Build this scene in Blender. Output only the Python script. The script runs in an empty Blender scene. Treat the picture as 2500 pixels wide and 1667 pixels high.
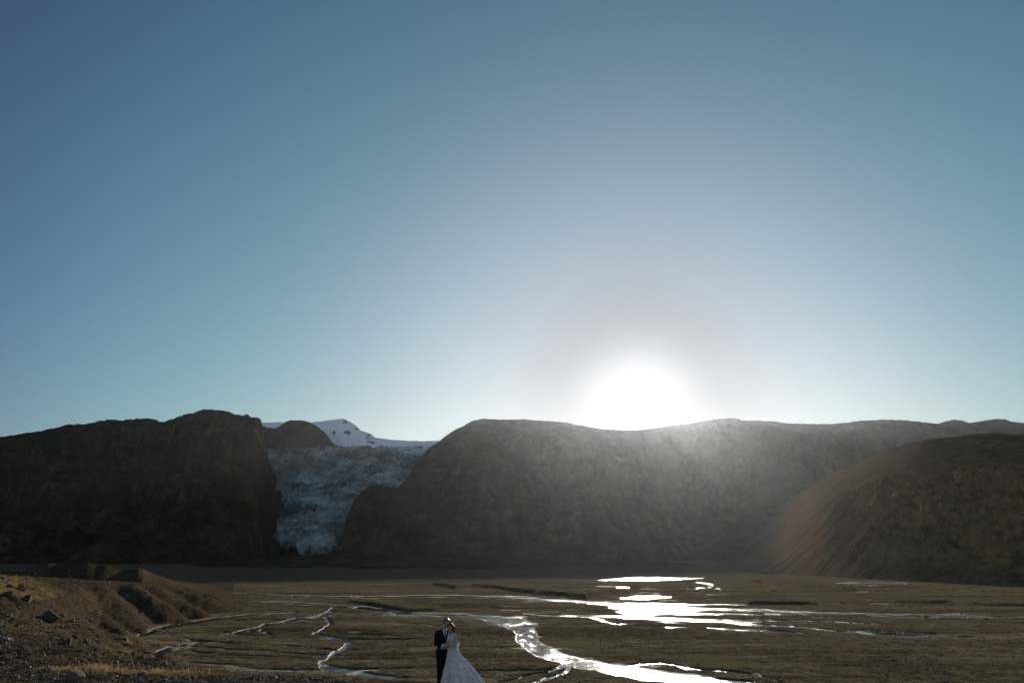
import bpy, bmesh, math, random
import numpy as np
from mathutils import Vector, Matrix, Euler

random.seed(7)
RNG = np.random.default_rng(7)
SC = bpy.context.scene
COL = SC.collection
PI = math.pi

# ------------------------------------------------------------------ camera
FOC = 28.0
FPX = FOC / 36.0 * 2500.0            # focal length in pixels of the 2500 wide photograph
CAM_H = 8.0                          # eye height above the river plain
HOR = 1362.0                         # row of the true horizon
TILT = math.atan((HOR - 833.5) / FPX)
cam_d = bpy.data.cameras.new("camera")
cam_d.lens = FOC
cam_d.sensor_width = 36.0
cam_d.clip_start = 0.1
cam_d.clip_end = 40000.0
cam = bpy.data.objects.new("camera", cam_d)
cam.location = (0, 0, CAM_H)
cam.rotation_euler = (PI / 2 + TILT, 0, 0)
COL.objects.link(cam)
SC.camera = cam


def ray(px, py):
    """direction through a photo pixel, scaled so that its forward (y) component is 1"""
    u = np.asarray(px, float) - 1250.0
    v = 833.5 - np.asarray(py, float)
    fwd = FPX * math.cos(TILT) - v * math.sin(TILT)
    up = v * math.cos(TILT) + FPX * math.sin(TILT)
    return u / fwd, up / fwd


def proj(x, y, z):
    dz = z - CAM_H
    depth = y * math.cos(TILT) + dz * math.sin(TILT)
    v = -y * math.sin(TILT) + dz * math.cos(TILT)
    return 1250.0 + FPX * x / depth, 833.5 - FPX * v / depth


def on_plain(px, py, z=0.0):
    kx, kz = ray(px, py)
    d = (z - CAM_H) / kz
    return kx * d, d


# ------------------------------------------------------------------ sky, sun, exposure
SUN_KX, SUN_KZ = ray(1557.0, 968.0)
SUN_AZ = math.atan(SUN_KX)
SUN_EL = math.atan(SUN_KZ / math.hypot(1.0, SUN_KX))
SUN_STRENGTH = 5.0
SKY_STRENGTH = 0.14
EXPOSURE = 0.4

world = bpy.data.worlds.new("World")
SC.world = world
world.use_nodes = True
wn = world.node_tree
wn.nodes.clear()
w_out = wn.nodes.new("ShaderNodeOutputWorld")
w_bg = wn.nodes.new("ShaderNodeBackground")
w_sky = wn.nodes.new("ShaderNodeTexSky")
w_sky.sky_type = 'NISHITA'
w_sky.sun_disc = False
w_sky.sun_elevation = SUN_EL
w_sky.sun_rotation = SUN_AZ
w_sky.altitude = 200.0
w_sky.air_density = 1.0
w_sky.dust_density = 0.2
w_sky.ozone_density = 2.0
w_bg.inputs["Strength"].default_value = SKY_STRENGTH
# sky gain by sun angle: dimmed at corners, raised behind camera as added fill
w_tc = wn.nodes.new("ShaderNodeTexCoord")
w_dot = wn.nodes.new("ShaderNodeVectorMath")
w_dot.operation = 'DOT_PRODUCT'
wn.links.new(w_tc.outputs["Generated"], w_dot.inputs[0])
w_dot.inputs[1].default_value = (math.sin(SUN_AZ) * math.cos(SUN_EL), math.cos(SUN_AZ) * math.cos(SUN_EL), math.sin(SUN_EL))
w_acos = wn.nodes.new("ShaderNodeMath")
w_acos.operation = 'ARCCOSINE'
wn.links.new(w_dot.outputs["Value"], w_acos.inputs[0])
w_ang = wn.nodes.new("ShaderNodeMath")
w_ang.operation = 'DIVIDE'
w_ang.inputs[1].default_value = PI
wn.links.new(w_acos.outputs[0], w_ang.inputs[0])
w_ramp = wn.nodes.new("ShaderNodeValToRGB")
w_ramp.color_ramp.interpolation = 'B_SPLINE'
SKY_RAMP = [(0 / 180, (0.380, 0.372, 0.372)), (2.5 / 180, (0.274, 0.274, 0.274)), (4.5 / 180, (0.190, 0.198, 0.205)), (6.5 / 180, (0.236, 0.243, 0.251)), (9 / 180, (0.380, 0.395, 0.388)), (13 / 180, (0.509, 0.532, 0.486)), (18 / 180, (0.562, 0.562, 0.494)), (26 / 180, (0.448, 0.524, 0.448)), (34 / 180, (0.388, 0.471, 0.426)), (41 / 180, (0.312, 0.380, 0.388)), (50 / 180, (0.213, 0.236, 0.274)), (75 / 180, (0.395, 0.426, 0.433)), (110 / 180, (0.638, 0.654, 0.638)), (180 / 180, (0.638, 0.654, 0.638))]
el = w_ramp.color_ramp.elements
while len(el) < len(SKY_RAMP):
    el.new(0.5)
for e, (p_, c_) in zip(el, SKY_RAMP):
    e.position = p_
    e.color = (*c_, 1)
wn.links.new(w_ang.outputs[0], w_ramp.inputs[0])
w_mul = wn.nodes.new("ShaderNodeMix")
w_mul.data_type = 'RGBA'
w_mul.blend_type = 'MULTIPLY'
w_mul.inputs[0].default_value = 1.0
wn.links.new(w_sky.outputs[0], w_mul.inputs[6])
wn.links.new(w_ramp.outputs[0], w_mul.inputs[7])
# very clean air: less yellow-green low over the horizon than the model's standard atmosphere
w_sep = wn.nodes.new("ShaderNodeSeparateXYZ")
wn.links.new(w_tc.outputs["Generated"], w_sep.inputs[0])
w_low = wn.nodes.new("ShaderNodeValToRGB")
w_low.color_ramp.elements[0].position = 0.10
w_low.color_ramp.elements[0].color = (0.98, 0.88, 0.93, 1)
w_low.color_ramp.elements[1].position = 0.42
w_low.color_ramp.elements[1].color = (1.0, 1.0, 1.0, 1)
wn.links.new(w_sep.outputs[2], w_low.inputs[0])
w_mul2 = wn.nodes.new("ShaderNodeMix")
w_mul2.data_type = 'RGBA'
w_mul2.blend_type = 'MULTIPLY'
w_mul2.inputs[0].default_value = 1.0
wn.links.new(w_mul.outputs[2], w_mul2.inputs[6])
wn.links.new(w_low.outputs[0], w_mul2.inputs[7])
wn.links.new(w_mul2.outputs[2], w_bg.inputs[0])
wn.links.new(w_bg.outputs[0], w_out.inputs[0])

sun_d = bpy.data.lights.new("sun", 'SUN')
sun_d.energy = SUN_STRENGTH
sun_d.angle = math.radians(0.5)
sun_d.color = (1.0, 0.92, 0.80)
sun = bpy.data.objects.new("sun", sun_d)
sdir = Vector((math.sin(SUN_AZ) * math.cos(SUN_EL), math.cos(SUN_AZ) * math.cos(SUN_EL), math.sin(SUN_EL)))
sun.rotation_euler = sdir.to_track_quat('Z', 'Y').to_euler()
sun.location = (0, 0, 60)
COL.objects.link(sun)

vs = SC.view_settings
SC.display_settings.display_device = 'sRGB'
vs.view_transform = 'Standard'
vs.look = 'None'
vs.exposure = EXPOSURE
vs.gamma = 1.0
vs.use_curve_mapping = False
SC.cycles.use_denoising = True
SC.cycles.max_bounces = 6
SC.cycles.volume_bounces = 0
SC.cycles.sample_clamp_indirect = 4.0


# ------------------------------------------------------------------ small helpers
def tag(o, label=None, cat=None, group=None, kind=None):
    if label: o["label"] = label
    if cat: o["category"] = cat
    if group: o["group"] = group
    if kind: o["kind"] = kind
    return o


def link(o, parent=None):
    COL.objects.link(o)
    if parent is not None:
        o.parent = parent
    return o


def np_mesh(name, V, F, smooth=True):
    """V (n,3), F (m,k) index array with k = 3 or 4"""
    V = np.asarray(V, np.float32)
    F = np.asarray(F, np.int32)
    me = bpy.data.meshes.new(name)
    n, k = F.shape
    me.vertices.add(len(V))
    me.vertices.foreach_set("co", V.ravel())
    me.loops.add(n * k)
    me.loops.foreach_set("vertex_index", F.ravel())
    me.polygons.add(n)
    me.polygons.foreach_set("loop_start", np.arange(0, n * k, k, dtype=np.int32))
    me.polygons.foreach_set("use_smooth", np.full(n, smooth))
    me.update(calc_edges=True)
    me.validate()
    return me


def grid_mesh(name, X, Y, Z, smooth=True):
    r, c = X.shape
    V = np.stack([X.ravel(), Y.ravel(), Z.ravel()], 1)
    i = np.arange(r * c).reshape(r, c)
    F = np.stack([i[:-1, :-1].ravel(), i[:-1, 1:].ravel(), i[1:, 1:].ravel(), i[1:, :-1].ravel()], 1)
    return np_mesh(name, V, F, smooth)


def mesh_obj(name, me, m, parent=None):
    o = bpy.data.objects.new(name, me)
    if m is not None:
        me.materials.clear()
        me.materials.append(m)
    return link(o, parent)


def smooth01(e0, e1, x):
    t = np.clip((x - e0) / (e1 - e0), 0, 1)
    return t * t * (3 - 2 * t)


# gradient noise on arrays
_PERM = np.random.default_rng(3).permutation(1024).astype(np.int64)
_ang = np.random.default_rng(4).uniform(0, 2 * PI, 1024)
_GX, _GY = np.cos(_ang), np.sin(_ang)


def perlin(x, y, seed=0):
    xi = np.floor(x).astype(np.int64); yi = np.floor(y).astype(np.int64)
    xf = x - xi; yf = y - yi
    u = xf * xf * xf * (xf * (xf * 6 - 15) + 10)
    v = yf * yf * yf * (yf * (yf * 6 - 15) + 10)

    def g(ix, iy, dx, dy):
        h = _PERM[(ix + _PERM[(iy + seed * 131) & 1023]) & 1023]
        return _GX[h] * dx + _GY[h] * dy
    a = g(xi, yi, xf, yf); b = g(xi + 1, yi, xf - 1, yf)
    c = g(xi, yi + 1, xf, yf - 1); d = g(xi + 1, yi + 1, xf - 1, yf - 1)
    return ((a + u * (b - a)) * (1 - v) + (c + u * (d - c)) * v) * 1.5


def fbm(x, y, octs=5, seed=0, gain=0.5, lac=2.03):
    s = 0; a = 1.0; f = 1.0; n = 0
    for o in range(octs):
        s = s + a * perlin(x * f + 17.3 * o, y * f - 9.1 * o, seed + o)
        n += a; a *= gain; f *= lac
    return s / n


def ridged(x, y, octs=5, seed=0, gain=0.5):
    s = 0; a = 1.0; f = 1.0; n = 0
    for o in range(octs):
        s = s + a * (1 - np.abs(perlin(x * f + 5.7 * o, y * f + 3.3 * o, seed + o)) * 2)
        n += a; a *= gain; f *= 2.05
    return s / n


# ------------------------------------------------------------------ materials
class NT:
    def __init__(self, name):
        self.m = bpy.data.materials.new(name)
        self.m.use_nodes = True
        self.t = self.m.node_tree
        self.t.nodes.clear()
        self.out = self.n("ShaderNodeOutputMaterial")
        self.b = self.n("ShaderNodeBsdfPrincipled")
        self.l(self.b.outputs[0], self.out.inputs[0])
        self.geo = None

    def n(self, typ, **kw):
        nd = self.t.nodes.new(typ)
        for k, v in kw.items():
            setattr(nd, k, v)
        return nd

    def l(self, a, b):
        self.t.links.new(a, b)

    def pos(self, scale=(1, 1, 1)):
        g = self.n("ShaderNodeNewGeometry")
        mp = self.n("ShaderNodeMapping")
        mp.inputs["Scale"].default_value = scale
        self.l(g.outputs["Position"], mp.inputs["Vector"])
        return mp.outputs[0]

    def objpos(self, scale=(1, 1, 1)):
        g = self.n("ShaderNodeTexCoord")
        mp = self.n("ShaderNodeMapping")
        mp.inputs["Scale"].default_value = scale
        self.l(g.outputs["Object"], mp.inputs["Vector"])
        return mp.outputs[0]

    def noise(self, vec, scale, detail=6, rough=0.6, dist=0.0):
        nd = self.n("ShaderNodeTexNoise")
        nd.inputs["Scale"].default_value = scale
        nd.inputs["Detail"].default_value = detail
        nd.inputs["Roughness"].default_value = rough
        nd.inputs["Distortion"].default_value = dist
        self.l(vec, nd.inputs["Vector"])
        return nd.outputs["Fac"]

    def voro(self, vec, scale, feature='F1'):
        nd = self.n("ShaderNodeTexVoronoi", feature=feature)
        nd.inputs["Scale"].default_value = scale
        self.l(vec, nd.inputs["Vector"])
        return nd.outputs["Distance"]

    def ramp(self, fac, stops):
        r = self.n("ShaderNodeValToRGB")
        el = r.color_ramp.elements
        while len(el) < len(stops):
            el.new(0.5)
        for e, (p, c) in zip(el, stops):
            e.position = p
            e.color = (c[0], c[1], c[2], 1) if not isinstance(c, (int, float)) else (c, c, c, 1)
        self.l(fac, r.inputs[0])
        return r.outputs[0]

    def mix(self, fac, a, b, blend='MIX'):
        x = self.n("ShaderNodeMix", data_type='RGBA', blend_type=blend)
        for sock, v in ((x.inputs[0], fac), (x.inputs[6], a), (x.inputs[7], b)):
            if isinstance(v, (int, float)):
                sock.default_value = v
            elif isinstance(v, tuple):
                sock.default_value = (v[0], v[1], v[2], 1)
            else:
                self.l(v, sock)
        return x.outputs[2]

    def math(self, op, a, b=0.0, c=0.0):
        x = self.n("ShaderNodeMath", operation=op)
        for sock, v in zip(x.inputs, (a, b, c)):
            if isinstance(v, (int, float)):
                sock.default_value = v
            else:
                self.l(v, sock)
        return x.outputs[0]

    def maprange(self, v, a, b, c, d):
        x = self.n("ShaderNodeMapRange")
        self.l(v, x.inputs[0])
        for i, q in enumerate((a, b, c, d)):
            x.inputs[i + 1].default_value = q
        return x.outputs[0]

    def bump(self, h, dist, strength=1.0, normal=None):
        x = self.n("ShaderNodeBump")
        if isinstance(strength, (int, float)):
            x.inputs["Strength"].default_value = strength
        else:
            self.l(strength, x.inputs["Strength"])
        x.inputs["Distance"].default_value = dist
        self.l(h, x.inputs["Height"])
        if normal is not None:
            self.l(normal, x.inputs["Normal"])
        self.l(x.outputs[0], self.b.inputs["Normal"])
        return x.outputs[0]

    def set(self, **kw):
        names = dict(color="Base Color", rough="Roughness", spec="Specular IOR Level", ior="IOR", metal="Metallic",
                     sheen="Sheen Weight", sss="Subsurface Weight", trans="Transmission Weight", alpha="Alpha")
        for k, v in kw.items():
            s = self.b.inputs[names[k]]
            if isinstance(v, (int, float)):
                s.default_value = v
            elif isinstance(v, tuple):
                s.default_value = (v[0], v[1], v[2], 1)
            else:
                self.l(v, s)
        return self

    def translucent(self, color, fac):
        tr = self.n("ShaderNodeBsdfTranslucent")
        if isinstance(color, tuple):
            tr.inputs[0].default_value = (*color, 1)
        else:
            self.l(color, tr.inputs[0])
        mx = self.n("ShaderNodeMixShader")
        mx.inputs[0].default_value = fac
        self.l(self.b.outputs[0], mx.inputs[1])
        self.l(tr.outputs[0], mx.inputs[2])
        self.l(mx.outputs[0], self.out.inputs[0])


M = {}


def m_plain():
    t = NT("basalt_gravel_plain")
    p = t.pos()
    pf = t.pos((0.25, 1.0, 1.0))
    big = t.noise(pf, 0.06, 5, 0.6)
    mid = t.noise(p, 0.55, 6, 0.65)
    fine = t.noise(p, 2.6, 5, 0.75)
    c1 = t.ramp(big, [(0.34, (0.072, 0.055, 0.035)), (0.44, (0.122, 0.094, 0.058)), (0.53, (0.172, 0.134, 0.082)), (0.61, (0.126, 0.099, 0.060)), (0.72, (0.080, 0.062, 0.039))])
    c2 = t.ramp(mid, [(0.36, (0.6, 0.59, 0.58)), (0.52, (1, 1, 1)), (0.68, (1.3, 1.27, 1.2))])
    c3 = t.ramp(fine, [(0.38, (0.5, 0.5, 0.5)), (0.54, (1.0, 1.0, 1.0)), (0.66, (1.7, 1.68, 1.65))])
    col = t.mix(1.0, t.mix(1.0, c1, c2, 'MULTIPLY'), c3, 'MULTIPLY')
    silt = t.noise(t.pos((0.10, 0.55, 1.0)), 0.55, 6, 0.68, 0.8)
    col = t.mix(1.0, col, t.ramp(silt, [(0.34, (0.72, 0.72, 0.72)), (0.5, (0.95, 0.95, 0.95)), (0.62, (1.25, 1.26, 1.3)), (0.72, (1.8, 1.85, 2.0))]), 'MULTIPLY')
    g = t.n("ShaderNodeNewGeometry")
    sx = t.n("ShaderNodeSeparateXYZ")
    t.l(g.outputs["Position"], sx.inputs[0])
    wet = t.maprange(sx.outputs[2], -0.02, 0.07, 1.0, 0.0)         # damp silt close to the water table
    moss = t.n("ShaderNodeAttribute", attribute_name="moss")
    wcol = t.mix(0.5, col, (0.030, 0.027, 0.021))
    col = t.mix(wet, col, wcol)
    mcol = t.mix(fine, (0.10, 0.088, 0.038), (0.19, 0.155, 0.072))
    mf = t.math('MULTIPLY', moss.outputs["Fac"], t.maprange(mid, 0.35, 0.6, 0.15, 1.0))
    col = t.mix(mf, col, mcol)
    t.set(color=col, rough=t.maprange(wet, 0, 1, 0.92, 0.50), spec=t.maprange(wet, 0, 1, 0.0, 0.45))
    h = t.math('ADD', t.math('MULTIPLY', t.noise(p, 3.0, 6, 0.7), 1.0), t.math('MULTIPLY', t.voro(p, 5.5), 0.35))
    t.bump(h, 0.20, t.maprange(wet, 0, 1, 1.0, 0.3))
    return t.m


def m_slope():
    t = NT("moraine_slope")
    p = t.pos()
    big = t.noise(p, 0.11, 5, 0.6)
    mid = t.noise(p, 0.9, 6, 0.68)
    fine = t.noise(p, 3.5, 5, 0.75)
    c1 = t.ramp(big, [(0.3, (0.054, 0.040, 0.026)), (0.52, (0.086, 0.064, 0.041)), (0.7, (0.068, 0.051, 0.033))])
    c2 = t.ramp(mid, [(0.3, (0.6, 0.58, 0.55)), (0.55, (1, 1, 1)), (0.75, (1.3, 1.2, 1.1))])
    c3 = t.ramp(fine, [(0.38, (0.45, 0.44, 0.43)), (0.54, (1.05, 1.05, 1.05)), (0.64, (2.0, 1.9, 1.8)), (0.72, (3.6, 3.4, 3.2))])
    col = t.mix(1.0, t.mix(1.0, c1, c2, 'MULTIPLY'), c3, 'MULTIPLY')
    moss = t.n("ShaderNodeAttribute", attribute_name="moss")
    mcol = t.mix(fine, (0.16, 0.11, 0.035), (0.26, 0.17, 0.06))
    col = t.mix(t.math('MULTIPLY', moss.outputs["Fac"], t.maprange(mid, 0.4, 0.65, 0.1, 0.9)), col, mcol)
    t.set(color=col, rough=0.95, spec=0.0)
    h = t.math('ADD', t.noise(p, 4.0, 7, 0.72), t.math('MULTIPLY', t.voro(p, 7.0), 0.3))
    t.bump(h, 0.14, 0.9)
    return t.m


def m_mountain(name="mountain_rock", olive=0.5, scale=1.0):
    t = NT(name)
    p = t.pos()
    big = t.noise(p, 0.008 * scale, 7, 0.6)
    mid = t.noise(p, 0.05 * scale, 7, 0.68, 0.4)
    strat = t.noise(t.pos((0.15, 0.15, 1.0)), 0.06 * scale, 6, 0.65, 0.6)
    c1 = t.ramp(big, [(0.36, (0.046, 0.031, 0.018)), (0.47, (0.084, 0.058, 0.031)), (0.55, (0.070 - 0.003 * olive, 0.053, 0.024)), (0.66, (0.105, 0.074, 0.043))])
    c2 = t.ramp(mid, [(0.34, (0.35, 0.35, 0.37)), (0.5, (0.9, 0.9, 0.9)), (0.6, (1.2, 1.18, 1.15)), (0.72, (1.7, 1.6, 1.5))])
    c3 = t.ramp(strat, [(0.38, (0.55, 0.55, 0.55)), (0.6, (1.25, 1.22, 1.2))])
    col = t.mix(1.0, t.mix(1.0, c1, c2, 'MULTIPLY'), c3, 'MULTIPLY')
    tal = t.noise(t.pos((1.0, 0.5, 0.16)), 0.045 * scale, 7, 0.7, 0.9)
    col = t.mix(1.0, col, t.ramp(tal, [(0.38, (0.35, 0.36, 0.38)), (0.5, (0.85, 0.85, 0.85)), (0.58, (1.25, 1.25, 1.25)), (0.68, (1.8, 1.8, 1.8))]), 'MULTIPLY')
    t.set(color=col, rough=0.95, spec=0.0)
    h = t.math('ADD', t.noise(p, 0.09 * scale, 8, 0.7), t.math('ADD', t.math('MULTIPLY', strat, 0.5), t.math('MULTIPLY', tal, 0.8)))
    t.bump(h, 14.0 / scale, 1.0)
    return t.m


def m_scree():
    t = NT("scree")
    p = t.pos()
    a = t.noise(p, 0.03, 6, 0.6)
    f = t.noise(p, 0.7, 6, 0.75)
    # fall line runs across the hill's long axis: stretch along x and z, keep it fine along y
    st = t.noise(t.pos((0.035, 0.22, 0.02)), 1.0, 6, 0.7, 0.3)
    c1 = t.ramp(a, [(0.35, (0.125, 0.080, 0.045)), (0.55, (0.17, 0.112, 0.064)), (0.7, (0.14, 0.092, 0.052))])
    c2 = t.ramp(f, [(0.3, (0.6, 0.6, 0.6)), (0.55, (1, 1, 1)), (0.75, (1.6, 1.55, 1.5))])
    c3 = t.ramp(st, [(0.36, (0.45, 0.43, 0.42)), (0.5, (0.95, 0.95, 0.95)), (0.62, (1.5, 1.48, 1.45))])  # raking light and shade of the chutes put into the colour as streaks
    fl = t.n("ShaderNodeAttribute", attribute_name="flank")
    rug = t.ramp(t.noise(p, 0.11, 7, 0.7, 0.8), [(0.38, (0.35, 0.33, 0.30)), (0.52, (0.75, 0.75, 0.72)), (0.66, (1.2, 1.15, 1.05))])
    col = t.mix(1.0, t.mix(1.0, c1, c2, 'MULTIPLY'), t.mix(fl.outputs["Fac"], rug, c3), 'MULTIPLY')
    moss = t.n("ShaderNodeAttribute", attribute_name="moss")
    col = t.mix(t.math('MULTIPLY', moss.outputs["Fac"], t.maprange(t.noise(p, 0.25, 5, 0.65), 0.4, 0.6, 0.0, 1.0)), col, (0.24, 0.155, 0.06))
    t.set(color=col, rough=0.95, spec=0.0)
    t.bump(f, 0.35, 0.8)
    return t.m


def m_ice():
    t = NT("glacier_ice")
    p = t.pos()
    a = t.noise(p, 0.010, 8, 0.7, 1.2)
    b = t.noise(t.pos((1, 0.6, 1.4)), 0.06, 7, 0.72, 1.2)
    dirt = t.math('ADD', t.math('MULTIPLY', a, 0.68), t.math('MULTIPLY', b, 0.32))
    col = t.ramp(dirt, [(0.41, (0.060, 0.052, 0.042)), (0.47, (0.18, 0.17, 0.145)), (0.53, (0.45, 0.46, 0.42)), (0.60, (0.85, 0.86, 0.79))])
    t.set(color=col, rough=0.6, spec=0.3)
    t.bump(t.noise(t.pos((1, 0.6, 1.4)), 0.09, 8, 0.72, 1.0), 8.0, 1.0)
    return t.m


def m_snow():
    t = NT("snow")
    p = t.pos()
    rk = t.n("ShaderNodeAttribute", attribute_name="rock")
    n = t.noise(p, 0.02, 6, 0.65)
    col = t.mix(n, (0.78, 0.80, 0.81), (0.92, 0.93, 0.94))
    f = t.math('ADD', rk.outputs["Fac"], t.math('MULTIPLY', t.math('SUBTRACT', n, 0.5), 1.6))
    col = t.mix(t.maprange(f, 0.45, 0.6, 0, 1), col, (0.06, 0.055, 0.05))
    t.set(color=col, rough=0.7, spec=0.3)
    t.bump(t.noise(p, 0.03, 7, 0.65), 10.0, 0.7)
    return t.m


def m_water():
    t = NT("river_water")
    p = t.pos()
    n1 = t.noise(t.pos((1.0, 0.7, 1)), 2.1, 4, 0.6, 0.6)
    n2 = t.noise(p, 0.6, 2, 0.5, 0.3)
    h = t.math('ADD', t.math('MULTIPLY', n1, 0.9), t.math('MULTIPLY', n2, 0.5))
    g = t.n("ShaderNodeNewGeometry")
    sx = t.n("ShaderNodeSeparateXYZ")
    t.l(g.outputs["Position"], sx.inputs[0])
    # quiet backwaters on the left, riffles and smooth runs alternating in the current
    riffle = t.maprange(t.noise(t.pos((0.8, 0.35, 1)), 0.34, 4, 0.65), 0.40, 0.60, 0.10, 1.0)
    quiet = t.math('MULTIPLY', t.math('MULTIPLY', t.maprange(sx.outputs[1], 110.0, 200.0, 1.0, 0.72), t.maprange(sx.outputs[0], 60.0, 100.0, 1.0, 0.35)), t.math('MAXIMUM', t.maprange(sx.outputs[0], -31.0, -22.0, 0.012, 0.10), t.maprange(sx.outputs[0], -22.0, -2.0, 0.10, 1.0)))
    t.set(color=(0.020, 0.026, 0.030), rough=t.maprange(sx.outputs[0], -28.0, -2.0, 0.03, 0.15), ior=1.33, spec=0.5)
    t.bump(h, 0.235, t.math('MULTIPLY', riffle, quiet))
    return t.m


def m_rock(name, c, light):
    t = NT(name)
    p = t.objpos()
    n = t.noise(p, 2.2, 6, 0.65)
    f = t.noise(p, 14.0, 5, 0.7)
    col = t.mix(1.0, t.mix(n, c, light), t.ramp(f, [(0.3, (0.6, 0.6, 0.6)), (0.7, (1.3, 1.3, 1.3))]), 'MULTIPLY')
    t.set(color=col, rough=0.85, spec=0.08)
    t.bump(t.noise(p, 6.0, 7, 0.7), 0.06, 0.8)
    return t.m


def m_grass(name, a, b):
    t = NT(name)
    oi = t.n("ShaderNodeObjectInfo")
    n = t.noise(t.pos(), 2.5, 3, 0.6)
    col = t.mix(n, a, b)
    t.set(color=col, rough=0.8, spec=0.15)
    t.translucent(col, 0.38)
    return t.m


M['plain'] = m_plain()
M['slope'] = m_slope()
M['mountain'] = m_mountain()
M['far_rock'] = m_mountain("far_mountain_rock", 0.2, 0.6)
M['scree'] = m_scree()
M['ice'] = m_ice()
M['snow'] = m_snow()
M['water'] = m_water()
M['rock_dark'] = m_rock("dark_basalt", (0.055, 0.038, 0.026), (0.11, 0.080, 0.056))
M['rock_grey'] = m_rock("grey_basalt", (0.11, 0.080, 0.058), (0.22, 0.170, 0.125))
M['rock_pale'] = m_rock("pale_rock", (0.23, 0.175, 0.13), (0.40, 0.32, 0.25))
M['grass_tan'] = m_grass("dry_grass", (0.24, 0.15, 0.065), (0.40, 0.28, 0.14))
M['shrub'] = m_grass("autumn_shrub", (0.20, 0.11, 0.05), (0.36, 0.23, 0.10))
# ------------------------------------------------------------------ river plain
def poly_d(px, py, pts, widths):
    """largest value of 1 - distance / half-width over the segments of a photo-space line"""
    best = np.full(px.shape, -9.0)
    for (x0, y0), (x1, y1), w0, w1 in zip(pts[:-1], pts[1:], widths[:-1], widths[1:]):
        wm = max(w0, w1) * 4 + 4
        m = (px > min(x0, x1) - wm * 3) & (px < max(x0, x1) + wm * 3) & (py > min(y0, y1) - wm) & (py < max(y0, y1) + wm)
        if not m.any():
            continue
        a, b = px[m], py[m]
        dx, dy = x1 - x0, y1 - y0
        L2 = dx * dx + dy * dy
        t = np.clip(((a - x0) * dx + (b - y0) * dy) / L2, 0, 1)
        ex, ey = a - x0 - t * dx, b - y0 - t * dy
        dist = np.hypot(ex, ey)
        w = w0 + t * (w1 - w0)
        best[m] = np.maximum(best[m], 1 - dist / w)
    return best


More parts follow.
